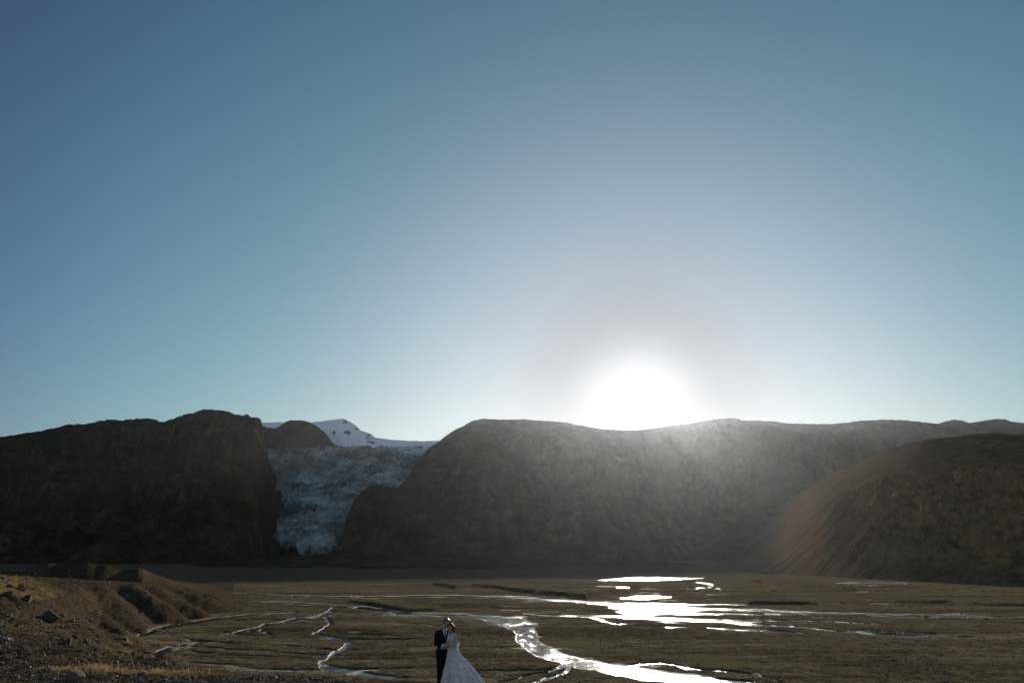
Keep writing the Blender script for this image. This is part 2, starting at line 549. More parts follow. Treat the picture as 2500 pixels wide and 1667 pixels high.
# centre lines and half widths of the braided channels, read from the photograph on the plane of the plain
STREAMS = [
    # far, long channel running into the wide glittering pool and on to the right
    ([(520, 1446), (620, 1449), (750, 1455), (900, 1457), (1000, 1455), (1130, 1454), (1250, 1459), (1330, 1465), (1408, 1469), (1480, 1474), (1540, 1479)],
     [0.9, 1.4, 1.6, 1.8, 1.8, 2.0, 2.2, 2.6, 2.8, 3.2, 4]),
    ([(1490, 1480), (1530, 1480), (1590, 1482), (1650, 1485), (1740, 1488), (1830, 1489), (1950, 1495), (2098, 1499), (2246, 1502), (2400, 1505), (2520, 1508)],
     [5, 11, 10, 7, 4, 3, 2.8, 2.6, 2.4, 2.4, 2.2]),
    ([(1560, 1473), (1646, 1475), (1760, 1476), (1900, 1478), (2000, 1478)], [2.5, 1.8, 1.2, 1.0, 0.5]),
    ([(1500, 1494), (1560, 1492), (1650, 1495), (1750, 1499), (1900, 1501), (2010, 1501)], [1.2, 2.5, 3, 1.6, 1.0, 0.5]),
    ([(1280, 1497), (1320, 1502), (1379, 1505), (1460, 1506), (1557, 1507), (1640, 1511), (1700, 1514), (1765, 1518), (1850, 1526), (1950, 1532), (2030, 1541), (2127, 1550), (2180, 1552), (2276, 1554), (2380, 1560)],
     [1.2, 2.0, 1.6, 1.8, 3.4, 4.2, 3.6, 3.2, 2.4, 1.8, 1.6, 3.0, 1.6, 1.4, 0.8]),
    ([(1438, 1507), (1475, 1514), (1510, 1522)], [1.2, 2.6, 0.8]),
    ([(1623, 1530), (1676, 1532)], [1.4, 1.4]),
    ([(1490, 1522), (1520, 1522), (1556, 1525)], [0.9, 1.4, 0.8]),
    ([(1726, 1533), (1800, 1538), (1855, 1540), (1919, 1545), (2008, 1549)], [1.6, 2.6, 2.6, 1.4, 0.7]),
    ([(1700, 1513), (1800, 1514), (1900, 1515), (2040, 1518), (2120, 1524), (2180, 1529)], [1.6, 1.2, 1.1, 1.2, 1.4, 0.8]),
    ([(2100, 1541), (2200, 1545), (2290, 1549)], [0.8, 1.4, 0.8]),
    ([(1985, 1508), (2030, 1508)], [1.6, 1.0]),
    # near stream: from the left, widening below the couple's shoulder height and out at the bottom right
    ([(560, 1468), (600, 1469), (719, 1472), (808, 1478), (898, 1484), (972, 1495), (1046, 1499), (1121, 1501), (1170, 1506), (1215, 1513), (1255, 1522)],
     [1.0, 1.4, 1.8, 3.5, 4.2, 3.6, 3.8, 4.2, 5.5, 9, 14]),
    ([(1225, 1519), (1262, 1524), (1280, 1540), (1283, 1555), (1296, 1572), (1335, 1594), (1385, 1613), (1430, 1624), (1490, 1634), (1560, 1645), (1650, 1654), (1760, 1665), (1840, 1674)],
     [10, 20, 24, 23, 21, 18, 16, 12, 12, 14, 13, 11, 10]),
    ([(1290, 1530), (1312, 1525)], [8, 3]),
    ([(1515, 1630), (1560, 1624), (1610, 1619), (1645, 1623), (1680, 1633), (1740, 1638), (1815, 1643), (1850, 1648), (1885, 1657), (1915, 1668)],
     [3, 2.4, 2.6, 2.4, 3.4, 2.8, 1.8, 1.8, 2.2, 2.2]),
    ([(1120, 1643), (1200, 1641), (1270, 1640), (1340, 1636), (1385, 1626)], [1.2, 1.6, 3.6, 3.0, 5]),
    ([(1215, 1668), (1270, 1655), (1338, 1641), (1372, 1630)], [2.4, 2.0, 2.2, 4]),
    ([(1300, 1672), (1340, 1656), (1386, 1640), (1390, 1624)], [6, 6, 5, 5]),
    ([(1386, 1636), (1396, 1646), (1380, 1658)], [2, 1.6, 1.4]),
    ([(1430, 1626), (1500, 1646), (1560, 1660), (1610, 1672)], [3, 2, 2.4, 2.2]),
    # branch on the left of the couple
    ([(812, 1481), (806, 1494), (779, 1505), (719, 1514), (645, 1527), (590, 1540), (540, 1551)], [4, 4.5, 4.6, 3.6, 3.0, 1.8, 0.8]),
    ([(796, 1508), (806, 1526), (780, 1540), (767, 1547), (808, 1556), (838, 1562), (853, 1573), (832, 1585), (808, 1596), (803, 1608)],
     [3, 4, 3, 3.2, 4, 5, 6, 5, 5, 4]),
    ([(800, 1612), (785, 1618), (790, 1627), (826, 1637), (868, 1645), (957, 1655), (1000, 1657)], [3, 6, 8, 9, 8, 5, 2]),
    # shaded stream and pool at the foot of the left slope
    ([(720, 1497), (640, 1500), (565, 1505), (491, 1516), (430, 1526), (375, 1541), (338, 1552)], [1.4, 2.6, 3.4, 5.5, 7, 7, 4]),
    ([(478, 1573), (445, 1578), (410, 1586), (385, 1600), (380, 1612), (345, 1617)], [5, 7, 9, 10, 10, 6]),
    ([(385, 1614), (412, 1622)], [9, 4]),
    ([(640, 1540), (655, 1548)], [5, 4]),
    # pools under the sun
    ([(1462, 1416), (1510, 1414), (1551, 1412.5), (1600, 1413), (1660, 1412.5), (1716, 1411)], [1.0, 3.2, 4.6, 4.6, 2.4, 0.9]),
    ([(1447, 1432), (1490, 1433), (1536, 1434)], [1.0, 1.5, 1.0]),
    ([(1518, 1461), (1560, 1458), (1600, 1457), (1642, 1458)], [1.6, 4.2, 4.0, 2.0]),
    ([(1700, 1421), (1722, 1424), (1738, 1428), (1732, 1434)], [1.2, 2.0, 2.6, 2.0]),
    ([(1748, 1437), (1757, 1438)], [1.8, 1.8]),
    ([(1700, 1435), (1718, 1436)], [1.2, 1.2]),
    ([(2040, 1424), (2130, 1425), (2210, 1424)], [1.2, 2.6, 1.2]),
    ([(2120, 1474), (2170, 1476), (2230, 1478)], [0.8, 1.2, 0.9]),
]
# raised gravel bars with an eroded edge: closed outlines in photo space, height
BARS = [
    ([(1055, 1428), (1085, 1434), (1110, 1440), (1150, 1434), (1210, 1437), (1260, 1446), (1330, 1452), (1432, 1463), (1440, 1455), (1300, 1436), (1170, 1424), (1090, 1424)], 0.8),
    ([(845, 1470), (880, 1474), (945, 1485), (990, 1493), (1060, 1493), (1095, 1487), (1080, 1481), (1000, 1471), (900, 1466)], 0.35),
    ([(1295, 1436), (1420, 1440), (1515, 1441), (1500, 1435), (1400, 1433), (1320, 1432)], 0.35),
    ([(1815, 1475), (1870, 1476.5), (1930, 1477), (2005, 1477.5), (1960, 1472), (1925, 1468), (1890, 1468), (1850, 1472)], 0.5),
    ([(2170, 1473), (2225, 1475), (2275, 1475), (2335, 1473), (2290, 1468), (2245, 1466), (2205, 1469)], 0.4),
    ([(2350, 1478), (2420, 1480.5), (2480, 1481), (2560, 1480), (2560, 1470), (2480, 1469), (2410, 1473)], 0.4),
]
MOSS = [((590, 1486), (660, 1482), (760, 1484), (798, 1488), (770, 1496), (690, 1497), (600, 1492)),
        ((900, 1470), (1000, 1474), (1075, 1484), (1060, 1492), (1000, 1491), (940, 1482)),
        ((1300, 1560), (1450, 1560), (1560, 1590), (1480, 1610), (1380, 1585)),
        ((1500, 1600), (1800, 1600), (1900, 1640), (1750, 1632), (1620, 1612)),
        ((420, 1500), (560, 1495), (560, 1502), (440, 1512))]


def in_poly(px, py, poly):
    ins = np.zeros(px.shape, bool)
    n = len(poly)
    for i in range(n):
        x0, y0 = poly[i]; x1, y1 = poly[(i + 1) % n]
        if y0 == y1:
            continue
        c = ((y0 > py) != (y1 > py)) & (px < (x1 - x0) * (py - y0) / (y1 - y0) + x0)
        ins ^= c
    return ins


def poly_sd(px, py, poly, ys=2.5):
    """signed distance to a closed outline (inside positive), rows counted ys times"""
    P = [(x, y * ys) for x, y in poly]
    q = py * ys
    d = np.full(px.shape, 1e9)
    for i in range(len(P)):
        x0, y0 = P[i]; x1, y1 = P[(i + 1) % len(P)]
        dx, dy = x1 - x0, y1 - y0
        t = np.clip(((px - x0) * dx + (q - y0) * dy) / (dx * dx + dy * dy), 0, 1)
        d = np.minimum(d, np.hypot(px - x0 - t * dx, q - y0 - t * dy))
    return np.where(in_poly(px, py, poly), d, -d)


def plain_z(X, Y):
    """height of the outwash plain; also returns where moss grows"""
    px, py = proj(X, Y, np.zeros_like(X))
    wob_x = fbm(X / 9, Y / 9, 4, 11) * 1.0
    near = np.clip(120.0 / np.maximum(Y, 30), 0.05, 2.0)
    pxw = px + fbm(X / 5, Y / 9, 4, 12) * 11 * near
    pyw = py + fbm(X / 5, Y / 9, 4, 14) * 4.0 * near
    c = np.full(X.shape, -9.0)
    for pts, w in STREAMS:
        c = np.maximum(c, poly_d(pxw, pyw, pts, w))
    # braid streaks: long shallow swales following the flow
    warp = fbm(X / 40, Y / 40, 3, 21) * 14
    st = ridged((X * 0.35 + warp) / 13, (Y + 0.25 * X + warp) / 8, 4, 22)
    swale = smooth01(0.60, 0.92, st)
    rough = fbm(X / 1.5, Y / 1.5, 4, 31, 0.65) * 0.075 + np.maximum(fbm(X / 0.55, Y / 0.7, 3, 32), 0.12) * 0.10 * (1 - smooth01(150, 300, Y)) + fbm(X / 7, Y / 5, 3, 33) * 0.07 + fbm(X / 60, Y / 60, 3, 35) * 0.10
    damp = smooth01(-0.25, 0.3, fbm(X / 70 + 3, Y / 45, 3, 41) + 0.12)
    # the left of the couple is a skein of silty threads, the wide bar on the right is drier
    zone = smooth01(420, 520, px) * (1 - smooth01(1000, 1180, px)) * smooth01(1425, 1440, py) + smooth01(1424, 1436, py) * (1 - smooth01(1515, 1545, py)) * 0.8
    zone = np.clip(zone, 0, 1)
    z = 0.16 + rough * (0.75 - 0.3 * zone) - swale * (0.03 + 0.17 * zone * damp)
    z = np.maximum(z, np.where(c > -2, 0.0, 0.03) - 0.055 * zone)
    z = z - 0.06 * smooth01(-2.5, -0.2, c)
    k = smooth01(-0.18, 0.45, c)
    bed = -0.11 + 0.06 * (1 - smooth01(850, 1000, px)) + 0.16 * fbm(X / 3.2, Y / 6.0, 4, 61) + 0.10 * fbm(X / 0.9, Y / 2.0, 3, 63) + 0.11 * fbm(X / 3.5, Y / 30.0, 4, 65) * smooth01(120, 200, Y)
    z = z * (1 - k) + bed * k
    for poly, hgt in BARS:
        x0, x1 = min(a for a, b in poly) - 30, max(a for a, b in poly) + 30
        y0, y1 = min(b for a, b in poly) - 8, max(b for a, b in poly) + 8
        m = (px > x0) & (px < x1) & (py > y0) & (py < y1)
        if m.any():
            sd = poly_sd(px[m] + 10 * fbm(X[m] / 9, Y[m] / 20, 3, 51), py[m], poly)
            z[m] += hgt * smooth01(-1.0, 2.0, sd)
    moss = np.zeros(X.shape)
    for poly in MOSS:
        x0, x1 = min(a for a, b in poly) - 30, max(a for a, b in poly) + 30
        y0, y1 = min(b for a, b in poly) - 12, max(b for a, b in poly) + 12
        m = (px > x0) & (px < x1) & (py > y0) & (py < y1)
        if m.any():
            sd = poly_sd(px[m] + 14 * fbm(X[m] / 6, Y[m] / 10, 3, 55), py[m], poly)
            moss[m] = np.maximum(moss[m], smooth01(-6, 8, sd))
    far = smooth01(1434, 1420, py) if False else smooth01(0, 1, np.clip((1452 - py) / 30, 0, 1)) * smooth01(1650, 1850, px)
    moss = np.maximum(moss, far * 0.3)
    # the fan rises gently towards the mountains
    z = z + np.maximum(Y - 480, 0) * 0.004
    return z, moss


kx = np.concatenate([np.linspace(-9, -1.2, 30)[:-1], np.linspace(-1.2, -0.70, 60)[:-1], np.linspace(-0.70, 0.70, 840), np.linspace(0.70, 1.2, 60)[1:], np.linspace(1.2, 9, 30)[1:]])
inv = np.linspace(1 / 46.0, 1 / 7000.0, 470)
yy = np.concatenate([[-500.0, -200.0, 0.0, 30.0, 40.0], 1.0 / inv])
Yg = np.repeat(yy[:, None], len(kx), 1)
Xg = kx[None, :] * np.maximum(Yg, 46.0)
Zg, MOSSg = plain_z(Xg, Yg)
me = grid_mesh("river_plain", Xg, Yg, Zg)
at = me.attributes.new("moss", 'FLOAT', 'POINT')
at.data.foreach_set("value", MOSSg.ravel().astype(np.float32))
ground = tag(mesh_obj("ground", me, M['plain']), "dark gravel outwash plain crossed by braided glittering streams", None, kind="structure")

wv = [(-900, 44, 0), (1400, 44, 0), (1400, 900, 0), (-900, 900, 0)]
water = mesh_obj("river_water", np_mesh("river_water", wv, [(0, 1, 2, 3)], False), M['water'])
tag(water, "shallow braided river water glittering white in the low sun", None, kind="structure")


# ------------------------------------------------------------------ generic mountain: skyline, ridge distance, foot distance
def mountain(name, cols, mat, label, nc=600, nr=150, back=500.0, prof=0.8, amp=0.06, gully=60.0, seed=1, foot_z=-2.0,
             skyn=1.0, extra=None, kind="structure", moss=None, soften=0):
    px = np.array([c[0] for c in cols], float); py = np.array([c[1] for c in cols], float)
    kxs, kzs = ray(px, py)
    dr = np.array([c[2] for c in cols], float); df = np.array([c[3] for c in cols], float)
    kx = np.linspace(kxs[0], kxs[-1], nc)
    kz = np.interp(kx, kxs, kzs); Dr = np.interp(kx, kxs, dr); Df = np.interp(kx, kxs, df)
    if soften:
        w = np.hanning(2 * soften + 1); w /= w.sum()
        kz = np.convolve(np.pad(kz, soften, mode='edge'), w, mode='valid')
    kz = kz + skyn * 0.0013 * fbm(kx * 95, kx * 0 + seed, 7, seed + 3, 0.72)
    v = np.linspace(0, 1, nr)[:, None]
    D = Df[None, :] + v * (Dr - Df)[None, :]
    zr = CAM_H + kz * Dr
    zr = np.maximum(zr, foot_z + 0.1)[None, :]
    Z = foot_z + (zr - foot_z) * v ** prof
    X = kx[None, :] * D
    win = np.sin(PI * np.clip(v, 0, 1)) ** 0.8 * (1 - v ** 6)
    H = (zr - foot_z)
    g = ridged(X / gully + 0.4 * fbm(X / (gully * 2), D / (gully * 2), 3, seed), D / (gully * 5), 5, seed + 7)
    r = fbm(X / (gully * 1.7), D / (gully * 1.7), 6, seed + 9, 0.55)
    Z = Z + win * H * amp * (1.3 * (g - 0.5) + 1.2 * r)
    if extra is not None:
        Z = extra(X, D, Z, v, H)
    # never let the face rise above its own skyline
    lim = CAM_H + (kz[None, :] - 0.0006 * (1 - v)) * D
    Z = np.where((v < 1) & (H > 3), np.minimum(Z, lim), Z)
    nb = 14
    vb = np.linspace(0, 1, nb + 1)[1:, None]
    Db = Dr[None, :] + vb * back
    Zb = Z[-1][None, :] + (foot_z - Z[-1][None, :]) * vb ** 1.25
    Xb = kx[None, :] * Db
    X = np.vstack([X, Xb]); D = np.vstack([D, Db]); Z = np.vstack([Z, Zb])
    me = grid_mesh(name, X, D, Z)
    if moss is not None:
        a = me.attributes.new("moss", 'FLOAT', 'POINT')
        a.data.foreach_set("value", moss(X, D, Z).ravel().astype(np.float32))
        a = me.attributes.new("flank", 'FLOAT', 'POINT')
        a.data.foreach_set("value", (1 - smooth01(0.43, 0.53, X / D)).ravel().astype(np.float32))
    o = mesh_obj(name, me, mat)
    if kind == "structure":
        tag(o, label, None, kind="structure")
    return o


# far hills, right
mountain("far_hills", [(2200, 1045, 2950, 2600), (2285, 1036, 2950, 2600), (2308, 1028, 2950, 2600), (2329, 1024, 2950, 2600), (2348, 1026, 2950, 2600), (2367, 1032, 2950, 2600),
                       (2400, 1027, 2950, 2600), (2431, 1022, 2950, 2600), (2455, 1023, 2950, 2600), (2469, 1029, 2950, 2600), (2500, 1032, 2950, 2600), (2600, 1040, 2950, 2600), (2800, 1060, 2950, 2600)],
         M['far_rock'], "dark rounded far hills beyond the plateau on the right", nc=200, nr=30, seed=61, amp=0.03, gully=150, foot_z=120, skyn=0.5)

# glacier capped peak
def snow_extra(X, D, Z, v, H):
    kxx = X / D
    st = fbm(kxx * 160 + v * 3, v * 4, 5, 77)
    return Z + np.sin(PI * v) * H * 0.06 * st
sp = [(560, 1060), (600, 1040), (638, 1031), (660, 1031), (686, 1030), (720, 1031), (760, 1030.5), (785, 1028), (808, 1025), (825, 1023), (839, 1022), (848, 1026), (856, 1029), (868, 1038), (880, 1050), (895, 1055), (907, 1060),
      (914, 1066), (920, 1068.5), (940, 1071), (961, 1073.7), (1000, 1075.5), (1029, 1076.5), (1075, 1075), (1130, 1078), (1200, 1085)]
snow = mountain("snow_peak", [(a, b, 2060, 1960) for a, b in sp], M['snow'], "blue white snow peak with bare rock teeth above the glacier", nc=420, nr=110, seed=71, amp=0.05, gully=140, foot_z=210, extra=snow_extra, prof=0.85)
me = snow.data
co = np.empty(len(me.vertices) * 3, np.float32); me.vertices.foreach_get("co", co); co = co.reshape(-1, 3)
pxs, pys = proj(co[:, 0], co[:, 1], co[:, 2])
rk = np.zeros(len(co))
for (cx, cy, rx, ry) in ((842, 1029, 12, 6), (904, 1067, 14, 12), (846, 1057, 11, 8), (905, 1079, 12, 5), (815, 1060, 5, 14), (872, 1046, 8, 4)):
    rk = np.maximum(rk, np.clip(0.95 - ((pxs - cx) / rx) ** 2 * 0.6 - ((pys - cy) / ry) ** 2 * 0.6, 0, 1) * np.clip(0.75 + 1.6 * fbm(co[:, 0] / 16, co[:, 2] / 9, 4, 79), 0, 1.3))
a = me.attributes.new("rock", 'FLOAT', 'POINT'); a.data.foreach_set("value", rk.astype(np.float32))

# dark knob in front of the snow, left of the peak
kn = [(560, 1100), (600, 1062), (645, 1040), (669, 1047), (682, 1041), (689, 1035), (696, 1030.5), (706, 1026.5), (716, 1025), (733, 1025.5), (747, 1028), (758, 1032), (767, 1036), (788, 1051), (803, 1067), (815, 1082), (830, 1092), (860, 1097), (900, 1096), (950, 1100), (1040, 1110)]
mountain("rock_knob", [(a, b, 1955, 1900) for a, b in kn], M['far_rock'], "dark bare rock knob standing before the snow peak", nc=300, nr=90, seed=81, amp=0.14, gully=45, foot_z=200, prof=0.9, skyn=1.6)

# glacier tongue
def glacier():
    rows = [(1093, 560, 1110, 1950), (1096, 600, 1085, 1930), (1099, 636, 1068, 1905), (1110, 648, 1050, 1850), (1140, 662, 1035, 1760), (1170, 668, 1022, 1680), (1190, 676, 985, 1610), (1205, 690, 910, 1550), (1235, 690, 868, 1440),
            (1266, 680, 857, 1340), (1290, 674, 851, 1270), (1310, 674, 844, 1215), (1325, 690, 830, 1165), (1336, 712, 812, 1130), (1344, 738, 797, 1105), (1349, 760, 782, 1090), (1353, 768, 776, 1082)]
    y = np.array([r[0] for r in rows], float)
    nv, nu = 230, 190
    s = np.linspace(0, len(rows) - 1, nv)
    idx = np.arange(len(rows))
    Yp = np.interp(s, idx, y); XL = np.interp(s, idx, [r[1] for r in rows]); XR = np.interp(s, idx, [r[2] for r in rows]); DD = np.interp(s, idx, [r[3] for r in rows])
    u = np.linspace(0, 1, nu)[None, :]
    PX = XL[:, None] + (XR - XL)[:, None] * u
    edge = fbm(s[:, None] * 1.3, u * 2, 4, 5) * 16
    PX = PX + edge
    PY = np.repeat(Yp[:, None], nu, 1) + 6 * fbm(u * 9, s[:, None] * 0.7, 4, 6) * (1 - smooth01(0, 6, s))[:, None]
    kx, kz = ray(PX, PY)
    bulge = (1 - (2 * u - 1) ** 2)
    D = DD[:, None] - 60 * bulge * smooth01(4, 9, s)[:, None]
    X = kx * D; Z = CAM_H + kz * D
    # crevasses: across the flow in the fall, fanning at the snout
    wx = fbm(X / 90, D / 90, 4, 91) * 60
    cre = ridged((X * 0.35 + wx) / 40, (D + wx) / 22, 4, 93)
    lon = ridged((X + wx) / 18, D / 70, 4, 95)
    toe = smooth01(8, 13, s)[:, None]
    n = (cre - 0.5) * (1 - 0.6 * toe) + (lon - 0.5) * (0.4 + 0.6 * toe)
    Z = Z + n * 15 + fbm(X / 12, D / 12, 4, 97) * 6
    last = Z[-1:] - 25
    X = np.vstack([X, X[-1:]]); D = np.vstack([D, D[-1:] - 3]); Z = np.vstack([Z, last])
    me = grid_mesh("glacier", X, D, Z)
    return tag(mesh_obj("glacier", me, M['ice']), "crevassed grey blue glacier tongue spilling between dark mountains", None, kind="structure")
glacier()

# left mountain
lm = [(-700, 1120, 2000, 900), (-300, 1090, 1900, 900), (0, 1067, 1800, 900), (68, 1056, 1800, 900), (119, 1048, 1800, 900), (140, 1042, 1800, 900), (167, 1036, 1800, 900), (205, 1035, 1800, 900), (225, 1031, 1800, 900), (247, 1026.5, 1800, 900), (277, 1023, 1800, 900), (290, 1026.5, 1800, 900),
      (320, 1023, 1800, 900), (357, 1020.6, 1800, 900), (372, 1021, 1800, 900), (393, 1029.5, 1800, 900), (405, 1029, 1800, 900), (431, 1017.6, 1750, 900), (455, 1011, 1750, 900), (476, 1005.7, 1750, 900), (503, 997.7, 1750, 900), (536, 1001, 1750, 900), (559, 1005, 1750, 920), (577, 1012, 1750, 950),
      (590, 1013, 1750, 970), (604, 1011, 1750, 980), (613, 1017.6, 1750, 990), (624, 1018, 1740, 1000), (637, 1022, 1740, 1010), (638.5, 1030, 1740, 1020), (644, 1050, 1790, 1060), (647, 1068, 1830, 1100), (650, 1092, 1860, 1130), (670, 1140, 1960, 1220), (688, 1178, 2030, 1280), (700, 1222, 2080, 1330), (711, 1270, 1950, 1330), (722, 1310, 1700, 1150), (740, 1330, 1550, 1020), (760, 1345, 1450, 980), (800, 1356, 1420, 980)]
def lm_extra(X, D, Z, v, H):
    t = np.clip((Z - (-2)) / H, 0, 1)
    # benches and cliffs: height terraces
    n = fbm(X / 130, D / 130, 4, 104) * 0.09
    q = (t + n) * 5
    f = q - np.floor(q)
    ter = (np.floor(q) + smooth01(0.25, 0.75, f)) / 5 - n
    w = smooth01(0.1, 0.3, v) * (1 - smooth01(0.9, 0.985, v))
    return Z + (ter - t) * H * 0.85 * w + w * 14 * (ridged(X / 26, Z / 40 + D / 60, 4, 107) - 0.5)
mountain("mountain", lm, M['mountain'], "shadowed craggy mountain with cliffs left of the glacier", nc=620, nr=165, seed=101, amp=0.17, gully=80, prof=0.85, extra=lm_extra, skyn=2.4)

# central mountain and plateau to the right
cm = [(955, 1205, 1550, 1090), (985, 1175, 1550, 1090), (1005, 1150, 1600, 1090), (1022, 1125, 1680, 1090), (1043, 1098, 1720, 1090), (1060, 1085, 1720, 1090), (1075, 1075, 1720, 1090), (1086, 1065, 1720, 1090), (1097, 1057, 1720, 1090), (1113, 1048, 1720, 1090), (1131, 1040, 1720, 1090), (1143, 1032, 1720, 1090),
      (1155, 1026, 1720, 1090), (1182, 1021.5, 1720, 1090), (1200, 1023, 1720, 1090), (1240, 1024, 1720, 1090), (1275, 1023, 1720, 1090), (1307, 1026, 1720, 1090), (1350, 1028, 1720, 1090), (1382, 1031, 1720, 1090), (1425, 1040, 1720, 1090), (1467, 1047, 1720, 1090), (1520, 1050, 1720, 1090), (1560, 1050, 1800, 1100),
      (1616, 1043, 2700, 1250), (1660, 1036, 3250, 1300), (1701, 1031, 3250, 1400), (1744, 1024, 2820, 1450), (1782, 1021, 2820, 1500), (1805, 1023, 2820, 1500), (1810, 1026, 2820, 1500), (1829, 1026, 2820, 1500), (1890, 1028, 2820, 1600), (1921, 1033, 2820, 1700), (1992, 1034.7, 2820, 1800), (2033, 1034.7, 2820, 1900),
      (2101, 1027, 2820, 1900), (2156, 1024, 2820, 1900), (2203, 1025, 2820, 1900), (2244, 1029, 2820, 1900), (2285, 1034, 2820, 1900), (2367, 1041, 2820, 1900), (2500, 1044, 2820, 1900), (2700, 1050, 2820, 1900), (3000, 1080, 2820, 1900)]
mountain("mountain", cm, M['mountain'], "long flat topped mountain in shade below the sun right of the glacier", nc=700, nr=135, seed=131, amp=0.19, gully=130, prof=0.9, skyn=1.2)

# rock buttress standing in front of the glacier's right edge
bt = [(785, 1352, 1200, 1060), (815, 1325, 1240, 1050), (835, 1290, 1280, 1050), (850, 1255, 1300, 1040), (862, 1225, 1310, 1040), (880, 1200, 1320, 1040), (905, 1184, 1320, 1040), (930, 1184, 1320, 1040), (960, 1190, 1320, 1040), (985, 1198, 1320, 1040), (996, 1204, 1320, 1040), (1003, 1215, 1310, 1040), (1007, 1240, 1300, 1040), (1012, 1300, 1260, 1040), (1022, 1340, 1200, 1050), (1040, 1352, 1180, 1060)]
mountain("rock_buttress", bt, M['mountain'], "dark rounded rock buttress in front of the glacier's right edge", nc=200, nr=110, seed=151, amp=0.16, gully=35, prof=0.6, back=200)
mountain("rock_spur", [(1008, 1345, 1210, 1080), (1016, 1250, 1290, 1080), (1024, 1200, 1330, 1080), (1036, 1188, 1350, 1080), (1060, 1178, 1400, 1080), (1100, 1168, 1450, 1080), (1160, 1190, 1450, 1090), (1250, 1250, 1420, 1090), (1340, 1330, 1350, 1100), (1380, 1352, 1300, 1120)],
         M['mountain'], "dark rock spur beside the narrow canyon right of the buttress", nc=200, nr=110, seed=161, amp=0.08, gully=60, prof=0.6, back=200)

# old terminal moraine / fan in shade
mountain("moraine_fan", [(200, 1384, 1050, 560), (350, 1379, 1000, 560), (470, 1372, 980, 560), (600, 1364, 980, 560), (700, 1357, 980, 560), (770, 1352, 980, 560), (830, 1350, 980, 560), (900, 1352, 980, 560), (1000, 1350, 980, 560), (1100, 1351, 980, 560), (1200, 1355, 980, 560), (1300, 1362, 980, 580), (1400, 1366, 980, 600), (1550, 1370, 980, 620), (1750, 1374, 980, 700), (1900, 1378, 980, 760)],
         M['mountain'], "low dark moraine fan below the glacier snout", nc=500, nr=90, seed=171, amp=0.10, gully=50, prof=1.1, back=200, foot_z=-0.5)

# scree hill on the right
def hill_extra(X, D, Z, v, H):
    # chutes running down the flank
    a = D * 0.98 + X * 0.2
    n = ridged(a / 11 + 0.3 * fbm(X / 60, D / 60, 3, 183), X / 220, 5, 184, 0.6) - 0.5
    left = 1 - smooth01(0.44, 0.52, X / D)
    w = smooth01(0, 0.15, v) * (1 - smooth01(0.8, 0.98, v))
    Z = Z + n * w * (0.8 * (1 - left) + 0.45 * left)
    low = smooth01(0.36, 0.46, X / D) * smooth01(0.01, 0.12, v) * (1 - smooth01(0.35, 0.62, v))
    hum = ridged(X / 34 + 0.3 * D / 34, D / 17, 4, 187) - 0.35
    return Z + low * hum * 22
def hill_moss(X, D, Z):
    return smooth01(0.38, 0.46, X / D) * smooth01(2, 8, Z) * (1 - smooth01(42, 60, Z)) * 0.9
sh = [(1766, 1376, 1010, 900), (1785, 1366, 1000, 700), (1802, 1350, 980, 600), (1833, 1319, 950, 520), (1877, 1274, 900, 460), (1918, 1234, 870, 425), (1945, 1210, 850, 402), (1975, 1187, 820, 380), (2020, 1162, 770, 350), (2074, 1137, 720, 325), (2110, 1120, 690, 315), (2156, 1102, 650, 305),
      (2193, 1091, 620, 300), (2217, 1083, 605, 295), (2250, 1076, 590, 292), (2278, 1070, 575, 288), (2322, 1067, 560, 284), (2367, 1061, 545, 280), (2424, 1056, 530, 275), (2465, 1060, 525, 272), (2500, 1063, 520, 270), (2700, 1080, 520, 260), (3000, 1120, 520, 250), (3300, 1200, 520, 250)]
mountain("scree_hill", sh, M['scree'], "brown scree hill with raked gullies on its left flank", nc=540, nr=210, seed=181, amp=0.008, gully=40, prof=0.85, extra=hill_extra, moss=hill_moss, back=600, skyn=0.6, foot_z=-1.0)
# lower spur behind it, catching a line of light
mountain("hill_spur", [(1640, 1372, 1650, 1500), (1700, 1320, 1600, 1350), (1740, 1278, 1600, 1300), (1771, 1257, 1650, 1250), (1826, 1231, 1700, 1250), (1863, 1227, 1750, 1250), (1901, 1205, 1800, 1250), (1950, 1185, 1900, 1250), (2050, 1150, 2000, 1300), (2200, 1140, 2000, 1300)],
         M['mountain'], "shaded spur behind the scree hill with a thin sunlit crest", nc=220, nr=90, seed=191, amp=0.05, gully=40, prof=0.8, back=400)

# ------------------------------------------------------------------ near terrace and left moraine slope
def P(px, py, d):
    kx, kz = ray(px, py)
    return (float(kx) * d, d, CAM_H + float(kz) * d)


